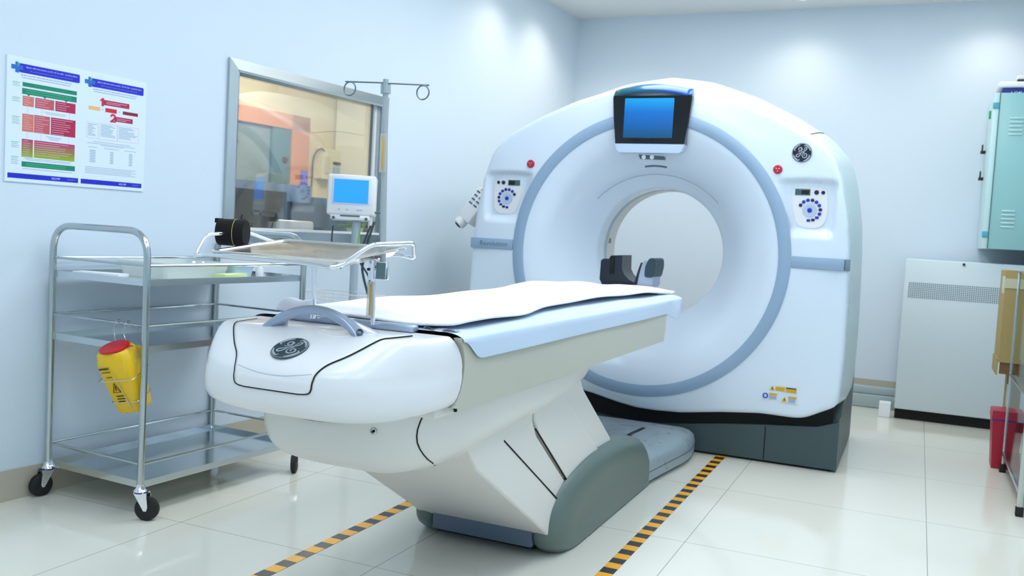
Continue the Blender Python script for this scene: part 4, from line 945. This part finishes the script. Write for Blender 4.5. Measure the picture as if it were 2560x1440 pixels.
caster(P1, math.radians(-100)); caster(P2, math.radians(22)); caster(P4, math.radians(-62)); caster(P3, math.radians(80))
# things on the trolley
def stand_box(nm, a, b, z0, w_, l_, h_, m, label, cat, rot=0.0, bev=0.003):
    Mx_ = Matrix.Translation(cpt(a, b, z0)) @ Matrix.Rotation(math.atan2(Uh.y, Uh.x) + rot, 4, 'Z')
    o = G(Mx_).box((0, 0, h_ / 2), (w_, l_, h_), bev).make(nm, m); return tag(o, label, cat), Mx_
DZ = 0.8305
def open_tray(nm, a, b, w_, l_, h_, m, label, cat, rot=0):
    Mx_ = Matrix.Translation(cpt(a, b, DZ)) @ Matrix.Rotation(math.atan2(Uh.y, Uh.x) + rot, 4, 'Z'); g_ = G(Mx_)
    def rc(w2, l2, z): return [V((p.x, p.y, z)) for p in fillet([(-w2 / 2, -l2 / 2, 0), (w2 / 2, -l2 / 2, 0), (w2 / 2, l2 / 2, 0), (-w2 / 2, l2 / 2, 0)], 0.02, 4, True)]
    g_.loft([rc(w_ * 0.9, l_ * 0.9, 0), rc(w_, l_, h_), rc(w_ * 1.04, l_ * 1.04, h_), rc(w_ * 1.04, l_ * 1.04, h_ - 0.004), rc(w_ * 0.97, l_ * 0.97, h_ - 0.003), rc(w_ * 0.87, l_ * 0.87, 0.004)], cap=True)
    return tag(g_.make(nm, m, smooth=40), label, cat)
open_tray('plastic_basin', 0.24, 0.36, 0.26, 0.34, 0.062, mat('basin_clear', (0.92, 0.95, 0.93), 0.2, alpha=0.5), 'translucent white plastic basin on the trolley top shelf', 'basin')
open_tray('plastic_basin', 0.28, 0.60, 0.20, 0.12, 0.050, mat('basin_blue', (0.80, 0.90, 0.95), 0.25, alpha=0.6), 'pale blue plastic dish behind the basin on the trolley', 'dish')
o, _ = stand_box('gauze_pack', 0.135, 0.10, DZ, 0.20, 0.06, 0.014, M_LINEN, 'white gauze pack at the near left edge of the trolley top', 'gauze pack', 0.25)
o, _ = stand_box('medicine_packet', 0.40, 0.50, DZ, 0.05, 0.16, 0.022, mat('packet_yellow_green', (0.86, 0.93, 0.66), 0.3), 'pale yellow-green packet at the right of the trolley top shelf', 'packet', 0.2)
btl = root('small_bottle', 'small clear bottle with a grey cap near the trolley far post', 'bottle', cpt(0.33, 0.74, DZ))
G().lathe([(0.016, 0), (0.017, 0.004), (0.017, 0.035), (0.010, 0.044)], cpt(0.33, 0.74, DZ), (0, 0, 1), 16).make('bottle_body', M_WHITEP, btl); G().lathe([(0.010, 0.044), (0.010, 0.054)], cpt(0.33, 0.74, DZ), (0, 0, 1), 12).make('cap', M_DRKMET, btl)
g = G().lathe([(0.05, 0.0), (0.055, 0.006), (0.07, 0.046), (0.067, 0.046), (0.05, 0.006)], cpt(0.10, 0.64, DZ), (0, 0, 1), 30); tag(g.make('kidney_bowl', M_CHROME, smooth=60), 'round stainless bowl at the back of the trolley top shelf', 'bowl')

# sharps bin hanging on the trolley end
sb_ = root('sharps_container', 'yellow sharps container with a red lid hung on the trolley end', 'sharps container', (-2.55, 2.36, 0.37))
A0, A1 = V((-2.503, 2.430, 0.385)), V((-2.517, 2.345, 0.602)); axs = (A1 - A0).normalized(); bx = (V((0.95, 0.30, 0)) - axs * V((0.95, 0.30, 0)).dot(axs)).normalized(); by = axs.cross(bx).normalized()
def oct_(w_, d_, h_, c=0.3):
    pts = [(-w_, -d_ * (1 - c)), (-w_ * (1 - c), -d_), (w_ * (1 - c), -d_), (w_, -d_ * (1 - c)), (w_, d_ * (1 - c)), (w_ * (1 - c), d_), (-w_ * (1 - c), d_), (-w_, d_ * (1 - c))]
    return [A0 + axs * h_ + bx * x + by * y for x, y in pts]
HB = (A1 - A0).length
G().loft([oct_(.046, .038, 0), oct_(.050, .042, .006), oct_(.060, .052, HB * 0.62), oct_(.061, .053, HB * 0.82), oct_(.054, .047, HB * 0.97), oct_(.049, .043, HB)]).make('bin_body', M_YEL, sb_, smooth=50)
G().lathe([(0.047, 0), (0.051, 0.002), (0.051, 0.008), (0.045, 0.011)], A1, axs, 32).make('lid', M_SRED, sb_)
G().box(A1 + bx * 0.058 + axs * 0.004, (0.02, 0.012, 0.004), 0.001).make('lid_tab', M_SRED, sb_)
# front normal of the bin faces the camera: -by or by
fn = -by if (-by).dot(V((0.6, -0.8, 0))) > 0 else by
def onbin(x, h_, out=0.0):
    f = h_ / HB; d_ = lerp(0.042, 0.056, min(1, f / 0.7)); return A0 + axs * h_ + bx * x + fn * (d_ + out)
def strip(x0, x1, h_, t):
    a, b = onbin(x0, h_, 0.0008), onbin(x1, h_, 0.0008); c_, d_ = onbin(x1, h_ + t, 0.0008), onbin(x0, h_ + t, 0.0008)
    G().add([a, b, c_, d_], [(0, 1, 2, 3)]).make('warning_line', M_INK, sb_, smooth=0)
strip(-.046, -.010, .180, .006); strip(-.040, -.008, .168, .003); strip(-.030, -.008, .148, .003)
for k in range(3): strip(-.022, .012 - 0.004 * k, .070 - .011 * k, .004)
tpts = [onbin(-.026, .088, .001), onbin(.002, .088, .001), onbin(-.012, .125, .001)]
G().tube(tpts, 0.0016, 6, closed=True).make('warning_triangle', M_INK, sb_)
G().tube([onbin(-.012, .096, .001), onbin(-.012, .112, .001)], 0.0016, 6).make('triangle_mark', M_INK, sb_)
hw_ = root('wire_holder', 'bent wire holder cradling the sharps container from the trolley rail', 'wire holder', (-2.55, 2.38, 0.37))
g = G()
for h_ in (0.135, 0.045):
    f = lerp(0.047, 0.070, h_ / 0.15)
    g.tube(fillet([A0 + axs * h_ + bx * x + by * y for x, y in ((-f, -f * 0.85), (f, -f * 0.85), (f, f * 0.85), (-f, f * 0.85))], 0.012, 4, True), 0.0016, 6, closed=True)
g.tube([A0 + axs * 0.16 + fn * 0.060 + bx * 0.0, A0 + axs * 0.05 + fn * 0.050 + bx * 0.015, A0 - axs * 0.006 + fn * 0.040 + bx * 0.018, A0 - axs * 0.008 - fn * 0.04 + bx * 0.018], 0.0016, 6)
g.tube([A0 + axs * 0.045 + fn * 0.046 - bx * 0.03, A0 - axs * 0.008 + fn * 0.036 - bx * 0.02, A0 - axs * 0.008 - fn * 0.036 - bx * 0.02], 0.0016, 6)
g.make('cage', M_WIRE, hw_)
g = G()
for x in (-0.020, 0.030):
    r0 = P1 + Uh * (0.36 + x + 0.02); top = V((r0.x, r0.y, 0.693))
    g.tube(smooth_path([top + V((0, 0.010, -0.012)), top + V((0, 0.006, 0)), top, top + V((0, -0.012, -0.008)), top + V((0, -0.018, -0.05)), A0 + axs * (HB * 0.9) - fn * 0.02 + bx * (x + 0.02), A0 + axs * 0.135 - fn * 0.062 + bx * x], 5), 0.0016, 6)
g.make('hook', M_WIRE, hw_)

# ------------------------------------------------------------------ poster board on the left wall
po_ = root('notice_board', 'white double poster board with coloured flow charts on the left wall', 'poster', onwall(0.28, 1.38))
def bd(s, z, out=0.0): return onwall(s - 0.012, 1.16 + z, out)
def pbx(s0, z0, s1, z1, m, nm, parent, out=0.0062, rr=0.0):
    o = G().prism([(0, 0), (s1 - s0, 0), (s1 - s0, z1 - z0), (0, z1 - z0)], bd(s0, z0, out), WD, V((0, 0, 1)), -WN * 0.0008)
    return o.make(nm, m, parent, smooth=0)
bd_ = G().prism([(0, 0), (0.592, 0), (0.592, 0.442), (0, 0.442)], onwall(-0.012, 1.16, 0.006), WD, V((0, 0, 1)), -WN * 0.006).make('backing', M_BOARD, po_, smooth=0)
def ptext(s, x0, z0, x1, z1, m, nm='lettering', out=0.0072, par=None): return text(nm, s, bd((x0 + x1) / 2, (z0 + z1) / 2, out), WD, (0, 0, 1), x1 - x0, z1 - z0, m, par or bd_)
for (h0, h1, cx0, tx0, tx1, ttl, zz) in ((0.046, 0.287, 0.016, 0.052, 0.252, 'SƠ ĐỒ CHI TIẾT VỀ CHẨN ĐOÁN VÀ XỬ TRÍ PHẢN VỆ', 0.0), (0.339, 0.578, 0.309, 0.345, 0.545, 'SƠ ĐỒ TÓM TẮT VỀ CHẨN ĐOÁN VÀ XỬ TRÍ PHẢN VỆ', -0.003)):
    hb = G().prism([(p[0], p[1]) for p in rrect(h1 - h0, 0.032, 0.006)], bd((h0 + h1) / 2, 0.404 + zz, 0.0063), WD, V((0, 0, 1)), -WN * 0.0009).make('header', M_BLUEP, bd_, smooth=0)
    ptext('BỆNH VIỆN ĐA KHOA QUỐC TẾ HÀ NỘI - QUẢNG BÌNH', h0 + 0.025, 0.406 + zz, h1 - 0.012, 0.4135 + zz, M_WHITE, par=hb)
    ptext('Địa chỉ: Đường Hữu Nghị, phường Nam Lý, thành phố Đồng Hới', h0 + 0.042, 0.395 + zz, h1 - 0.03, 0.400 + zz, M_GREYL, 'address_line', par=hb)
    c0 = bd(cx0 + 0.022, 0.404 + zz, 0.0075)
    G().prism([(-.022, -.007), (-.007, -.007), (-.007, -.018), (.007, -.018), (.007, -.007), (.021, -.007), (.021, .008), (.004, .008), (0, .002), (-.004, .008), (-.022, .008)], c0, WD, V((0, 0, 1)), -WN * 0.0006).make('cross_logo', M_BLUE2, bd_, smooth=0)
    G().prism([(-.007, .011), (0, .005), (0, .019), (-.007, .019)], c0, WD, V((0, 0, 1)), -WN * 0.0006).make('cross_logo_top', M_BLUE2, bd_, smooth=0)
    G().prism([(.001, .005), (.008, .011), (.008, .018), (.001, .018)], c0, WD, V((0, 0, 1)), -WN * 0.0006).make('cross_logo_leaf', M_GREEN2, bd_, smooth=0)
    ptext(ttl, tx0, 0.3765 + zz, tx1, 0.3835 + zz, M_BLUEP, out=0.0066)
    pbx(tx0 + 0.004, 0.370 + zz, tx1 - 0.004, 0.3725 + zz, M_GREYL, 'subtitle_line', bd_)
pbx(0.059, 0.341, 0.276, 0.356, M_GREEN, 'chart_box', bd_); pbx(0.058, 0.314, 0.276, 0.335, M_GREEN, 'chart_box', bd_)
ptext('LẬP TỨC: NGỪNG TIẾP XÚC VỚI DỊ NGUYÊN', 0.105, 0.345, 0.235, 0.351, M_GREEN2)
for z_ in (0.328, 0.320): pbx(0.075, z_, 0.255, z_ + 0.0022, M_GREEN2, 'text_line', bd_, 0.0066)
G1 = ramp_mat('print_magenta_green', [(0.60, 0.72, 0.10), (0.60, 0.50, 0.25), (0.78, 0.12, 0.45)], 2, 1.16 + 0.091, 1.16 + 0.155, 0.4)
for a, b, c_, d_, m_ in ((.061, .272, .104, .308, M_SALMON), (.109, .271, .184, .308, M_ROSE), (.189, .271, .272, .308, M_RED2), (.061, .182, .105, .245, M_SALMON), (.107, .182, .169, .246, M_ROSE), (.173, .182, .274, .246, M_RED2), (.061, .091, .104, .155, G1), (.109, .092, .273, .155, G1)):
    bx_ = pbx(a, b, c_, d_, m_, 'chart_box', bd_)
    n_ = int((d_ - b) / 0.008)
    g = G()
    for k in range(n_):
        s1 = a + 0.004 + (c_ - a - 0.008) * random.uniform(0.5, 1.0); g.prism([(0, 0), (s1 - a - 0.004, 0), (s1 - a - 0.004, 0.0016), (0, 0.0016)], bd(a + 0.004, d_ - 0.007 - k * 0.0078, 0.0067), WD, V((0, 0, 1)), -WN * 0.0004)
    g.make('text_lines', M_LINEP, bx_, smooth=0)
pbx(.062, .056, .276, .075, M_GREEN, 'chart_box', bd_)
for z_ in (0.067, 0.061): pbx(0.080, z_, 0.235, z_ + 0.002, M_GREEN2, 'text_line', bd_, 0.0066)
for s_, z0_, z1_ in ((.080, .246, .271), (.134, .246, .271), (.247, .246, .271), (.080, .155, .182), (.134, .155, .182), (.247, .155, .182)): pbx(s_, z0_, s_ + 0.0012, z1_, M_LINEP, 'arrow_line', bd_)
for s_ in (.083, .146, .232): G().prism([(-.006, 0), (0, -.006), (.006, 0)], bd(s_, .314, .0062), WD, V((0, 0, 1)), -WN * 0.0006).make('arrow_head', M_GREEN, bd_, smooth=0)
for a, b, n_ in ((.022, .353, 3), (.022, .299, 3), (.023, .232, 5), (.022, .142, 4), (.022, .090, 5)):
    for k in range(n_): pbx(a, b - 0.006 * k - 0.002, a + 0.028 - 0.004 * (k % 2), b - 0.006 * k, M_GREEN2 if k == 0 else M_GREYL, 'side_note', bd_)
for a, b, c_, n_ in ((.145, .262, .235, 2), (.154, .174, .218, 3), (.066, .050, .265, 1), (.070, .088, .260, 2)):
    for k in range(n_): pbx(a + 0.008 * k, b - 0.005 * k - 0.0018, c_ - 0.006 * k, b - 0.005 * k, M_GREYL, 'text_line', bd_)
pbx(.393, .323, .512, .343, M_RED2, 'chart_box', bd_); pbx(.445, .266, .530, .285, M_RED2, 'chart_box', bd_)
for a, z_, c_ in ((.405, .335, .500), (.405, .329, .470), (.455, .277, .518), (.455, .271, .500)): pbx(a, z_, c_, z_ + .0018, M_LINEP, 'text_line', bd_, 0.0066)
pbx(.328, .297, .378, .312, M_ORNG, 'chart_box', bd_); pbx(.402, .297, .454, .313, M_RED1, 'chart_box', bd_); pbx(.482, .298, .554, .311, M_RED3, 'chart_box', bd_)
G().prism([(-.001, 0), (.008, 0), (.008, .031), (.001, .031), (-.008, .023), (-.008, .017), (-.001, .021)], bd(.386, .318, .0075), WD, V((0, 0, 1)), -WN * 0.0008).make('numeral', M_RED1, bd_, smooth=0)
g = G(); ribbon(g, [(-.011, .021), (-.006, .028), (.004, .028), (.008, .021), (.004, .013), (-.004, .006), (-.010, .001)], .0065, bd(.438, .262, 0), WD, V((0, 0, 1)), WN, 1, 0.0080, 5, False)
g.prism([(-.013, 0), (.012, 0), (.012, .006), (-.013, .006)], bd(.438, .2615, .0078), WD, V((0, 0, 1)), -WN * 0.0008); g.make('numeral', M_RED1, bd_, smooth=0)
for a in (.385, .462): pbx(a, .3040, a + .008, .3055, M_RED2, 'arrow_line', bd_)
for a, b, c_, d_ in ((.321, .190, .373, .250), (.378, .188, .459, .252), (.460, .190, .560, .252)):
    for q in ((a, b, c_, b + .0012), (a, d_ - .0012, c_, d_), (a, b, a + .0012, d_), (c_ - .0012, b, c_, d_)): pbx(*q, M_LINEP, 'outline', bd_)
    g = G()
    for k in range(9):
        s1 = (c_ - a - 0.012) * random.uniform(0.45, 1.0); g.prism([(0, 0), (s1, 0), (s1, 0.0022), (0, 0.0022)], bd(a + 0.006, d_ - 0.008 - k * 0.0053, 0.0063), WD, V((0, 0, 1)), -WN * 0.0004)
    g.make('text_lines', M_GREYL, bd_, smooth=0)
g = G()
for a, z_, c_ in ((.352, .177, .520), (.326, .170, .543), (.385, .165, .49), (.330, .155, .370), (.400, .155, .470), (.495, .155, .55)): g.prism([(0, 0), (c_ - a, 0), (c_ - a, 0.0018), (0, 0.0018)], bd(a, z_, 0.0063), WD, V((0, 0, 1)), -WN * 0.0004)
for k in range(8):
    for a, c_ in ((.338, .363), (.429, .444), (.517, .533)): g.prism([(0, 0), (c_ - a, 0), (c_ - a, 0.003), (0, 0.003)], bd(a, .142 - k * .0062, 0.0063), WD, V((0, 0, 1)), -WN * 0.0004)
for k in range(5): g.prism([(0, 0), (.232 - .02 * (k % 2), 0), (.232 - .02 * (k % 2), 0.0018), (0, 0.0018)], bd(.319, .078 - k * .0058, 0.0063), WD, V((0, 0, 1)), -WN * 0.0004)
g.make('text_lines', M_GREYL, bd_, smooth=0)
for a, c_ in ((.010, .291), (.302, .581)):
    fb = pbx(a, .013, c_, .031, M_BLUEP, 'footer', bd_)
    ptext('0232.3787', a + .17, .019, a + .205, .0255, M_WHITE, par=fb); ptext('hospital.vn', a + .235, .019, a + .268, .0255, M_GREYL, par=fb)

# ------------------------------------------------------------------ patient monitor on stand
ms = root('vital_signs_monitor', 'white patient monitor with a blank blue screen on a rolling stand', 'patient monitor', (-2.60, 3.85, 0))
mc = V((-2.578, 3.85, 0)); fa = math.atan2(-0.10, 1.0)
Mm = Matrix.Translation((mc.x - 0.010, mc.y, 1.216)) @ Matrix.Rotation(math.radians(27), 4, 'Z') @ Matrix.Rotation(math.radians(-4), 4, 'X') @ Matrix.Scale(0.80, 4)
G(Mm).box((0, 0.05, 0), (0.296, 0.12, 0.250), 0.014, seg=3).make('housing', M_WHITEP, ms)
G(Mm).box((0, -0.010, 0.022), (0.236, 0.006, 0.168), 0.003).make('screen_bezel', mat('bezel_pale', (0.88, 0.90, 0.97), 0.3), ms)
G(Mm).box((0, -0.0135, 0.022), (0.212, 0.003, 0.146)).make('screen', mat('screen_blue', (0.12, 0.55, 0.98), 0.3, emit=s2l((0.12, 0.58, 0.98)), estr=0.6), ms, smooth=0)
for x, w_ in ((-0.07, 0.014), (-0.02, 0.012), (0.055, 0.035)): G(Mm).box((x, -0.011, -0.092), (w_, 0.003, 0.006)).make('front_key', M_GREYL, ms)
G(Mm).box((0, 0.03, -0.14), (0.24, 0.09, 0.03), 0.006).make('cradle_bracket', M_WHITEP, ms)
g = G(Mm)
for x in (-0.10, 0.10): g.cyl((x, -0.02, -0.145), (x, 0.0, -0.145), 0.010)
g.box((0, -0.016, -0.130), (0.12, 0.006, 0.008)); g.make('bracket_knob', M_DRKMET, ms)
G(Mm).box((0.158, 0.03, -0.098), (0.05, 0.03, 0.012), 0.003).make('side_probe', M_DRKMET, ms)
G().tube([(mc.x, mc.y + 0.04, 0.06), (mc.x, mc.y + 0.04, 1.09)], 0.021, 18).make('pole', mat('stand_grey', (0.70, 0.76, 0.80), 0.35), ms)
for a in range(5):
    t_ = a * 2 * PI / 5 + 0.3; e_ = V((mc.x + math.cos(t_) * 0.16, mc.y + 0.04 + math.sin(t_) * 0.16, 0.060))
    l_ = G().tube([(mc.x, mc.y + 0.04, 0.085), e_], 0.015, 8).make('base_leg', M_WHITEP, ms)
    G().cyl(e_ + V((0, -0.01, -0.032)), e_ + V((0, 0.01, -0.032)), 0.028).make('caster_wheel', M_RUBBER, l_)
bk = G(); bz0, bz1 = 0.60, 0.735
def bring_(z, sc): return [V((mc.x + 0.01 + x * sc, mc.y - 0.06 + y * sc, z)) for x, y in [(p.x, p.y) for p in fillet([(-0.20, -0.09, 0), (0.20, -0.09, 0), (0.20, 0.09, 0), (-0.20, 0.09, 0)], 0.05, 5, True)]]
for z, sc, rr_ in ((bz1, 1.0, 0.003), (bz1 - 0.035, 0.99, 0.002), (bz0, 0.92, 0.003)): bk.tube(bring_(z, sc), rr_, 6, closed=True)
top_, bot_ = smooth_path(bring_(bz1, 1.0), 2, True), smooth_path(bring_(bz0, 0.92), 2, True)
for k in range(0, len(top_)): 
    if k % 1 == 0: bk.tube([top_[k], bot_[k]], 0.0014, 5)
for k in range(9): bk.tube([(mc.x - 0.16 + 0.04 * k, mc.y - 0.14, bz0), (mc.x - 0.16 + 0.04 * k, mc.y + 0.02, bz0)], 0.0014, 5)
bk.make('wire_basket', M_WHITEP, ms)
g = G()
g.tube(smooth_path([(mc.x - 0.11, mc.y, 1.06), (mc.x - 0.10, mc.y - 0.02, 0.98), (mc.x - 0.08, mc.y - 0.02, 0.93), (mc.x - 0.04, mc.y - 0.02, 0.85)], 5), 0.004, 6)
g.tube(smooth_path([(mc.x + 0.11, mc.y, 1.07), (mc.x + 0.09, mc.y - 0.03, 0.97), (mc.x + 0.08, mc.y - 0.04, 0.90), (mc.x + 0.14, mc.y - 0.04, 0.82), (mc.x + 0.17, mc.y - 0.05, 0.72)], 5), 0.005, 6)
g.tube(smooth_path([(mc.x + 0.13, mc.y, 1.09), (mc.x + 0.12, mc.y - 0.03, 1.0), (mc.x + 0.11, mc.y - 0.04, 0.92), (mc.x + 0.10, mc.y - 0.04, 0.85), (mc.x + 0.15, mc.y - 0.06, 0.74)], 5), 0.006, 6)
g.make('patient_cable', M_CABLE, ms)
G().tube(smooth_path([(mc.x + 0.05, mc.y, 1.05), (mc.x + 0.06, mc.y - 0.03, 0.96), (mc.x + 0.07, mc.y - 0.04, 0.90)], 5), 0.004, 6).make('sensor_lead', M_LEAF, ms)

# ------------------------------------------------------------------ right side: perforated cabinet
pc = root('perforated_cabinet', 'tall white metal floor cabinet with a perforated vent strip', 'cabinet', (0.27, 6.68, 0))
G().box((0.295, 6.68, 0.557), (0.75, 0.40, 0.980), 0.008).make('body', mat('cabinet_white', (0.84, 0.89, 0.91), 0.35), pc)
G().box((0.295, 6.69, 0.034), (0.74, 0.37, 0.066)).make('plinth', M_GAP, pc, smooth=0)
G().cyl((0.259, 6.470, 1.030), (0.259, 6.482, 1.030), 0.008, 12).make('screw', M_DARKSLOT, pc)
g = G()
for i in range(50):
    for j in range(9):
        x = -0.048 + i * 0.0118; z = 0.893 - j * 0.0115
        if x > 0.60: continue
        g.box((x, 6.4795, z), (0.0068, 0.002, 0.0068))
g.make('vent_strip', mat('vent_hole', (0.42, 0.50, 0.54), 0.6), pc, smooth=0)
# wall cabinet in mint
mcab = root('wall_cabinet', 'mint green steel electrical cabinet mounted high on the right wall', 'cabinet', (0.5, 6.6, 1.14))
x0 = 0.335
G().box((0.535, 6.67, 1.615), (0.33, 0.54, 0.955), 0.003).make('body', M_MINT, mcab)
G().box((0.360, 6.67, 1.615), (0.030, 0.54, 0.957), 0.003).make('door', M_MINTL, mcab)
G().box((0.3775, 6.3985, 1.615), (0.004, 0.003, 0.95)).make('door_gap', M_DRKMET, mcab, smooth=0)
for z in (2.015, 1.225): G().box((0.358, 6.396, z), (0.034, 0.010, 0.036), 0.002).make('hinge', M_TEAL, mcab)
for z0_ in (1.84, 1.275):
    for k in range(5): G().box((0.475, 6.397, z0_ + k * 0.0245), (0.075, 0.010, 0.009), 0.003).make('louvre', M_MINTL, mcab)
for z, d in ((1.775, 0.02), (1.60, -0.02)):
    g = G().box((0.330, 6.86, z), (0.030, 0.03, 0.02), 0.003).box((0.325, 6.86, z + 0.02), (0.010, 0.018, 0.06), 0.003); g.make('latch_handle', M_BLACK, mcab)
tg = G().box((0.340, 6.60, 1.985), (0.012, 0.02, 0.05), 0.002).make('key_tag', mat('tag_green', (0.10, 0.60, 0.30), 0.4), mcab)
nb = root('carton_box', 'navy blue carton with white lettering on top of the mint cabinet', 'carton', (0.54, 6.6, 2.0925))
G().box((0.54, 6.60, 2.1125), (0.30, 0.26, 0.038), 0.002).make('carton', M_NAVYB, nb)
text('carton_lettering', 'LOK', (0.47, 6.4695, 2.103), (1, 0, 0), (0, 0, 1), 0.06, 0.016, M_WHITE, nb)
wp = G().box((0.535, 6.59, 2.152), (0.34, 0.28, 0.036), 0.014, seg=3).make('wrapped_pack', M_LINEN); tag(wp, 'soft white wrapped pack lying on the navy carton', 'pack')
dv = root('small_device', 'small black device on top of the white wrapped pack', 'device', (0.55, 6.58, 2.171)); G().box((0.55, 6.58, 2.182), (0.16, 0.14, 0.020), 0.003).make('body', M_BLACK, dv); G().box((0.55, 6.58, 2.205), (0.16, 0.13, 0.024), 0.003).make('top_cover', M_WHITEP, dv)

# cartons and red bins near the glass cabinet
def carton(nm, x0, x1, y0, y1, z0, z1, label, flap=False):
    r = root(nm, label, 'carton', ((x0 + x1) / 2, (y0 + y1) / 2, z0))
    t = 0.006; g_ = G()
    g_.box(((x0 + x1) / 2, y0 + t / 2, (z0 + z1) / 2), (x1 - x0, t, z1 - z0)).box(((x0 + x1) / 2, y1 - t / 2, (z0 + z1) / 2), (x1 - x0, t, z1 - z0))
    g_.box((x0 + t / 2, (y0 + y1) / 2, (z0 + z1) / 2), (t, y1 - y0 - 2 * t, z1 - z0)).box((x1 - t / 2, (y0 + y1) / 2, (z0 + z1) / 2), (t, y1 - y0 - 2 * t, z1 - z0)).box(((x0 + x1) / 2, (y0 + y1) / 2, z0 + t / 2 + 0.0), (x1 - x0 - 2 * t, y1 - y0 - 2 * t, t))
    g_.make('carton_walls', M_CARD, r, smooth=0)
    return r
c1 = carton('carton_box', 0.412, 0.66, 5.36, 5.66, 0.545, 1.02, 'tall tan cardboard carton with clear tape at the right edge')
G().box((0.536, 5.358, 0.955), (0.25, 0.002, 0.05)).box((0.4115, 5.44, 0.945), (0.002, 0.16, 0.09)).make('packing_tape', M_TAPE, c1, smooth=0)
G().box((0.4085, 5.51, 0.520), (0.006, 0.29, 0.085)).make('bottom_flap', M_CARD, c1, smooth=0)
G().box((0.52, 5.372, 0.515), (0.20, 0.006, 0.060)).make('bottom_flap', M_CARDD, c1, smooth=0)
c2 = carton('slim_carton', 0.47, 0.54, 5.50, 5.60, 0.001, 0.5445, 'narrow brown carton standing upright behind the red bin')
G().box((0.478, 5.498, 0.36), (0.012, 0.002, 0.12)).make('white_label', M_WHITE, c2, smooth=0)
# red bin
rbn = root('waste_bin', 'dark red upright waste bin with a purple liner edge on the floor', 'bin', (0.49, 5.38, 0))
def rbring(z, ins, x0=0.405, x1=0.545, y0=5.30, y1=5.46):
    return [V((x0 + ins, y0 + ins, z)), V((x1 - ins, y0 + ins, z)), V((x1 - ins, y1 - ins, z)), V((x0 + ins, y1 - ins, z))]
G().loft([rbring(0.001, 0.012), rbring(0.25, 0.0), rbring(0.25, 0.006)]).make('bin_body', M_BINR, rbn, smooth=20)
G().loft([rbring(0.258, -0.004), rbring(0.30, -0.002), rbring(0.305, 0.02)]).make('lid', M_BINR, rbn, smooth=20)
G().loft([rbring(0.250, -0.001), rbring(0.258, -0.001)]).make('liner_edge', M_PURP, rbn, smooth=20)

# glass medical cabinet at the right edge
gc = root('glass_cabinet', 'steel-framed glass instrument cabinet at the right edge of the room', 'cabinet', (0.58, 4.8, 0))
gx0, gx1, gy0, gy1 = 0.452, 0.685, 4.385, 5.245
for x, y in ((gx0 + .012, gy0), (gx0 + .012, gy1), (gx1 - .012, gy0), (gx1 - .012, gy1)):
    lw = 0.022 if y < 4.8 else 0.014
    l = G().box((x, y, 0.53), (lw, lw, 0.98), 0.002).make('leg', M_STEEL, gc)
    G().box((x, y, 0.02), (0.030, 0.030, 0.04), 0.003).make('leg_cap', M_RUBBER, l)
for z in (0.10, 0.50, 1.02):
    G().box(((gx0 + gx1) / 2, (gy0 + gy1) / 2, z), (gx1 - gx0 - 0.004, gy1 - gy0, 0.016 if z < 0.4 else 0.007), 0.002).make('shelf', M_STEEL, gc)
G().box((gx0 + 0.008, (gy0 + gy1) / 2, 0.56), (0.003, gy1 - gy0 - 0.02, 0.90)).make('glass_panel', M_ACRYL, gc, smooth=0)
cc_ = V((0.520, 5.30, 0.40)); cl_ = G()
for k in range(3): cl_.tube([cc_ + V((math.cos(a) * (0.022 + 0.003 * k), -0.01 * k, math.sin(a) * (0.06 + 0.006 * k))) for a in [2 * PI * q / 24 for q in range(24)]], 0.003, 6, closed=True)
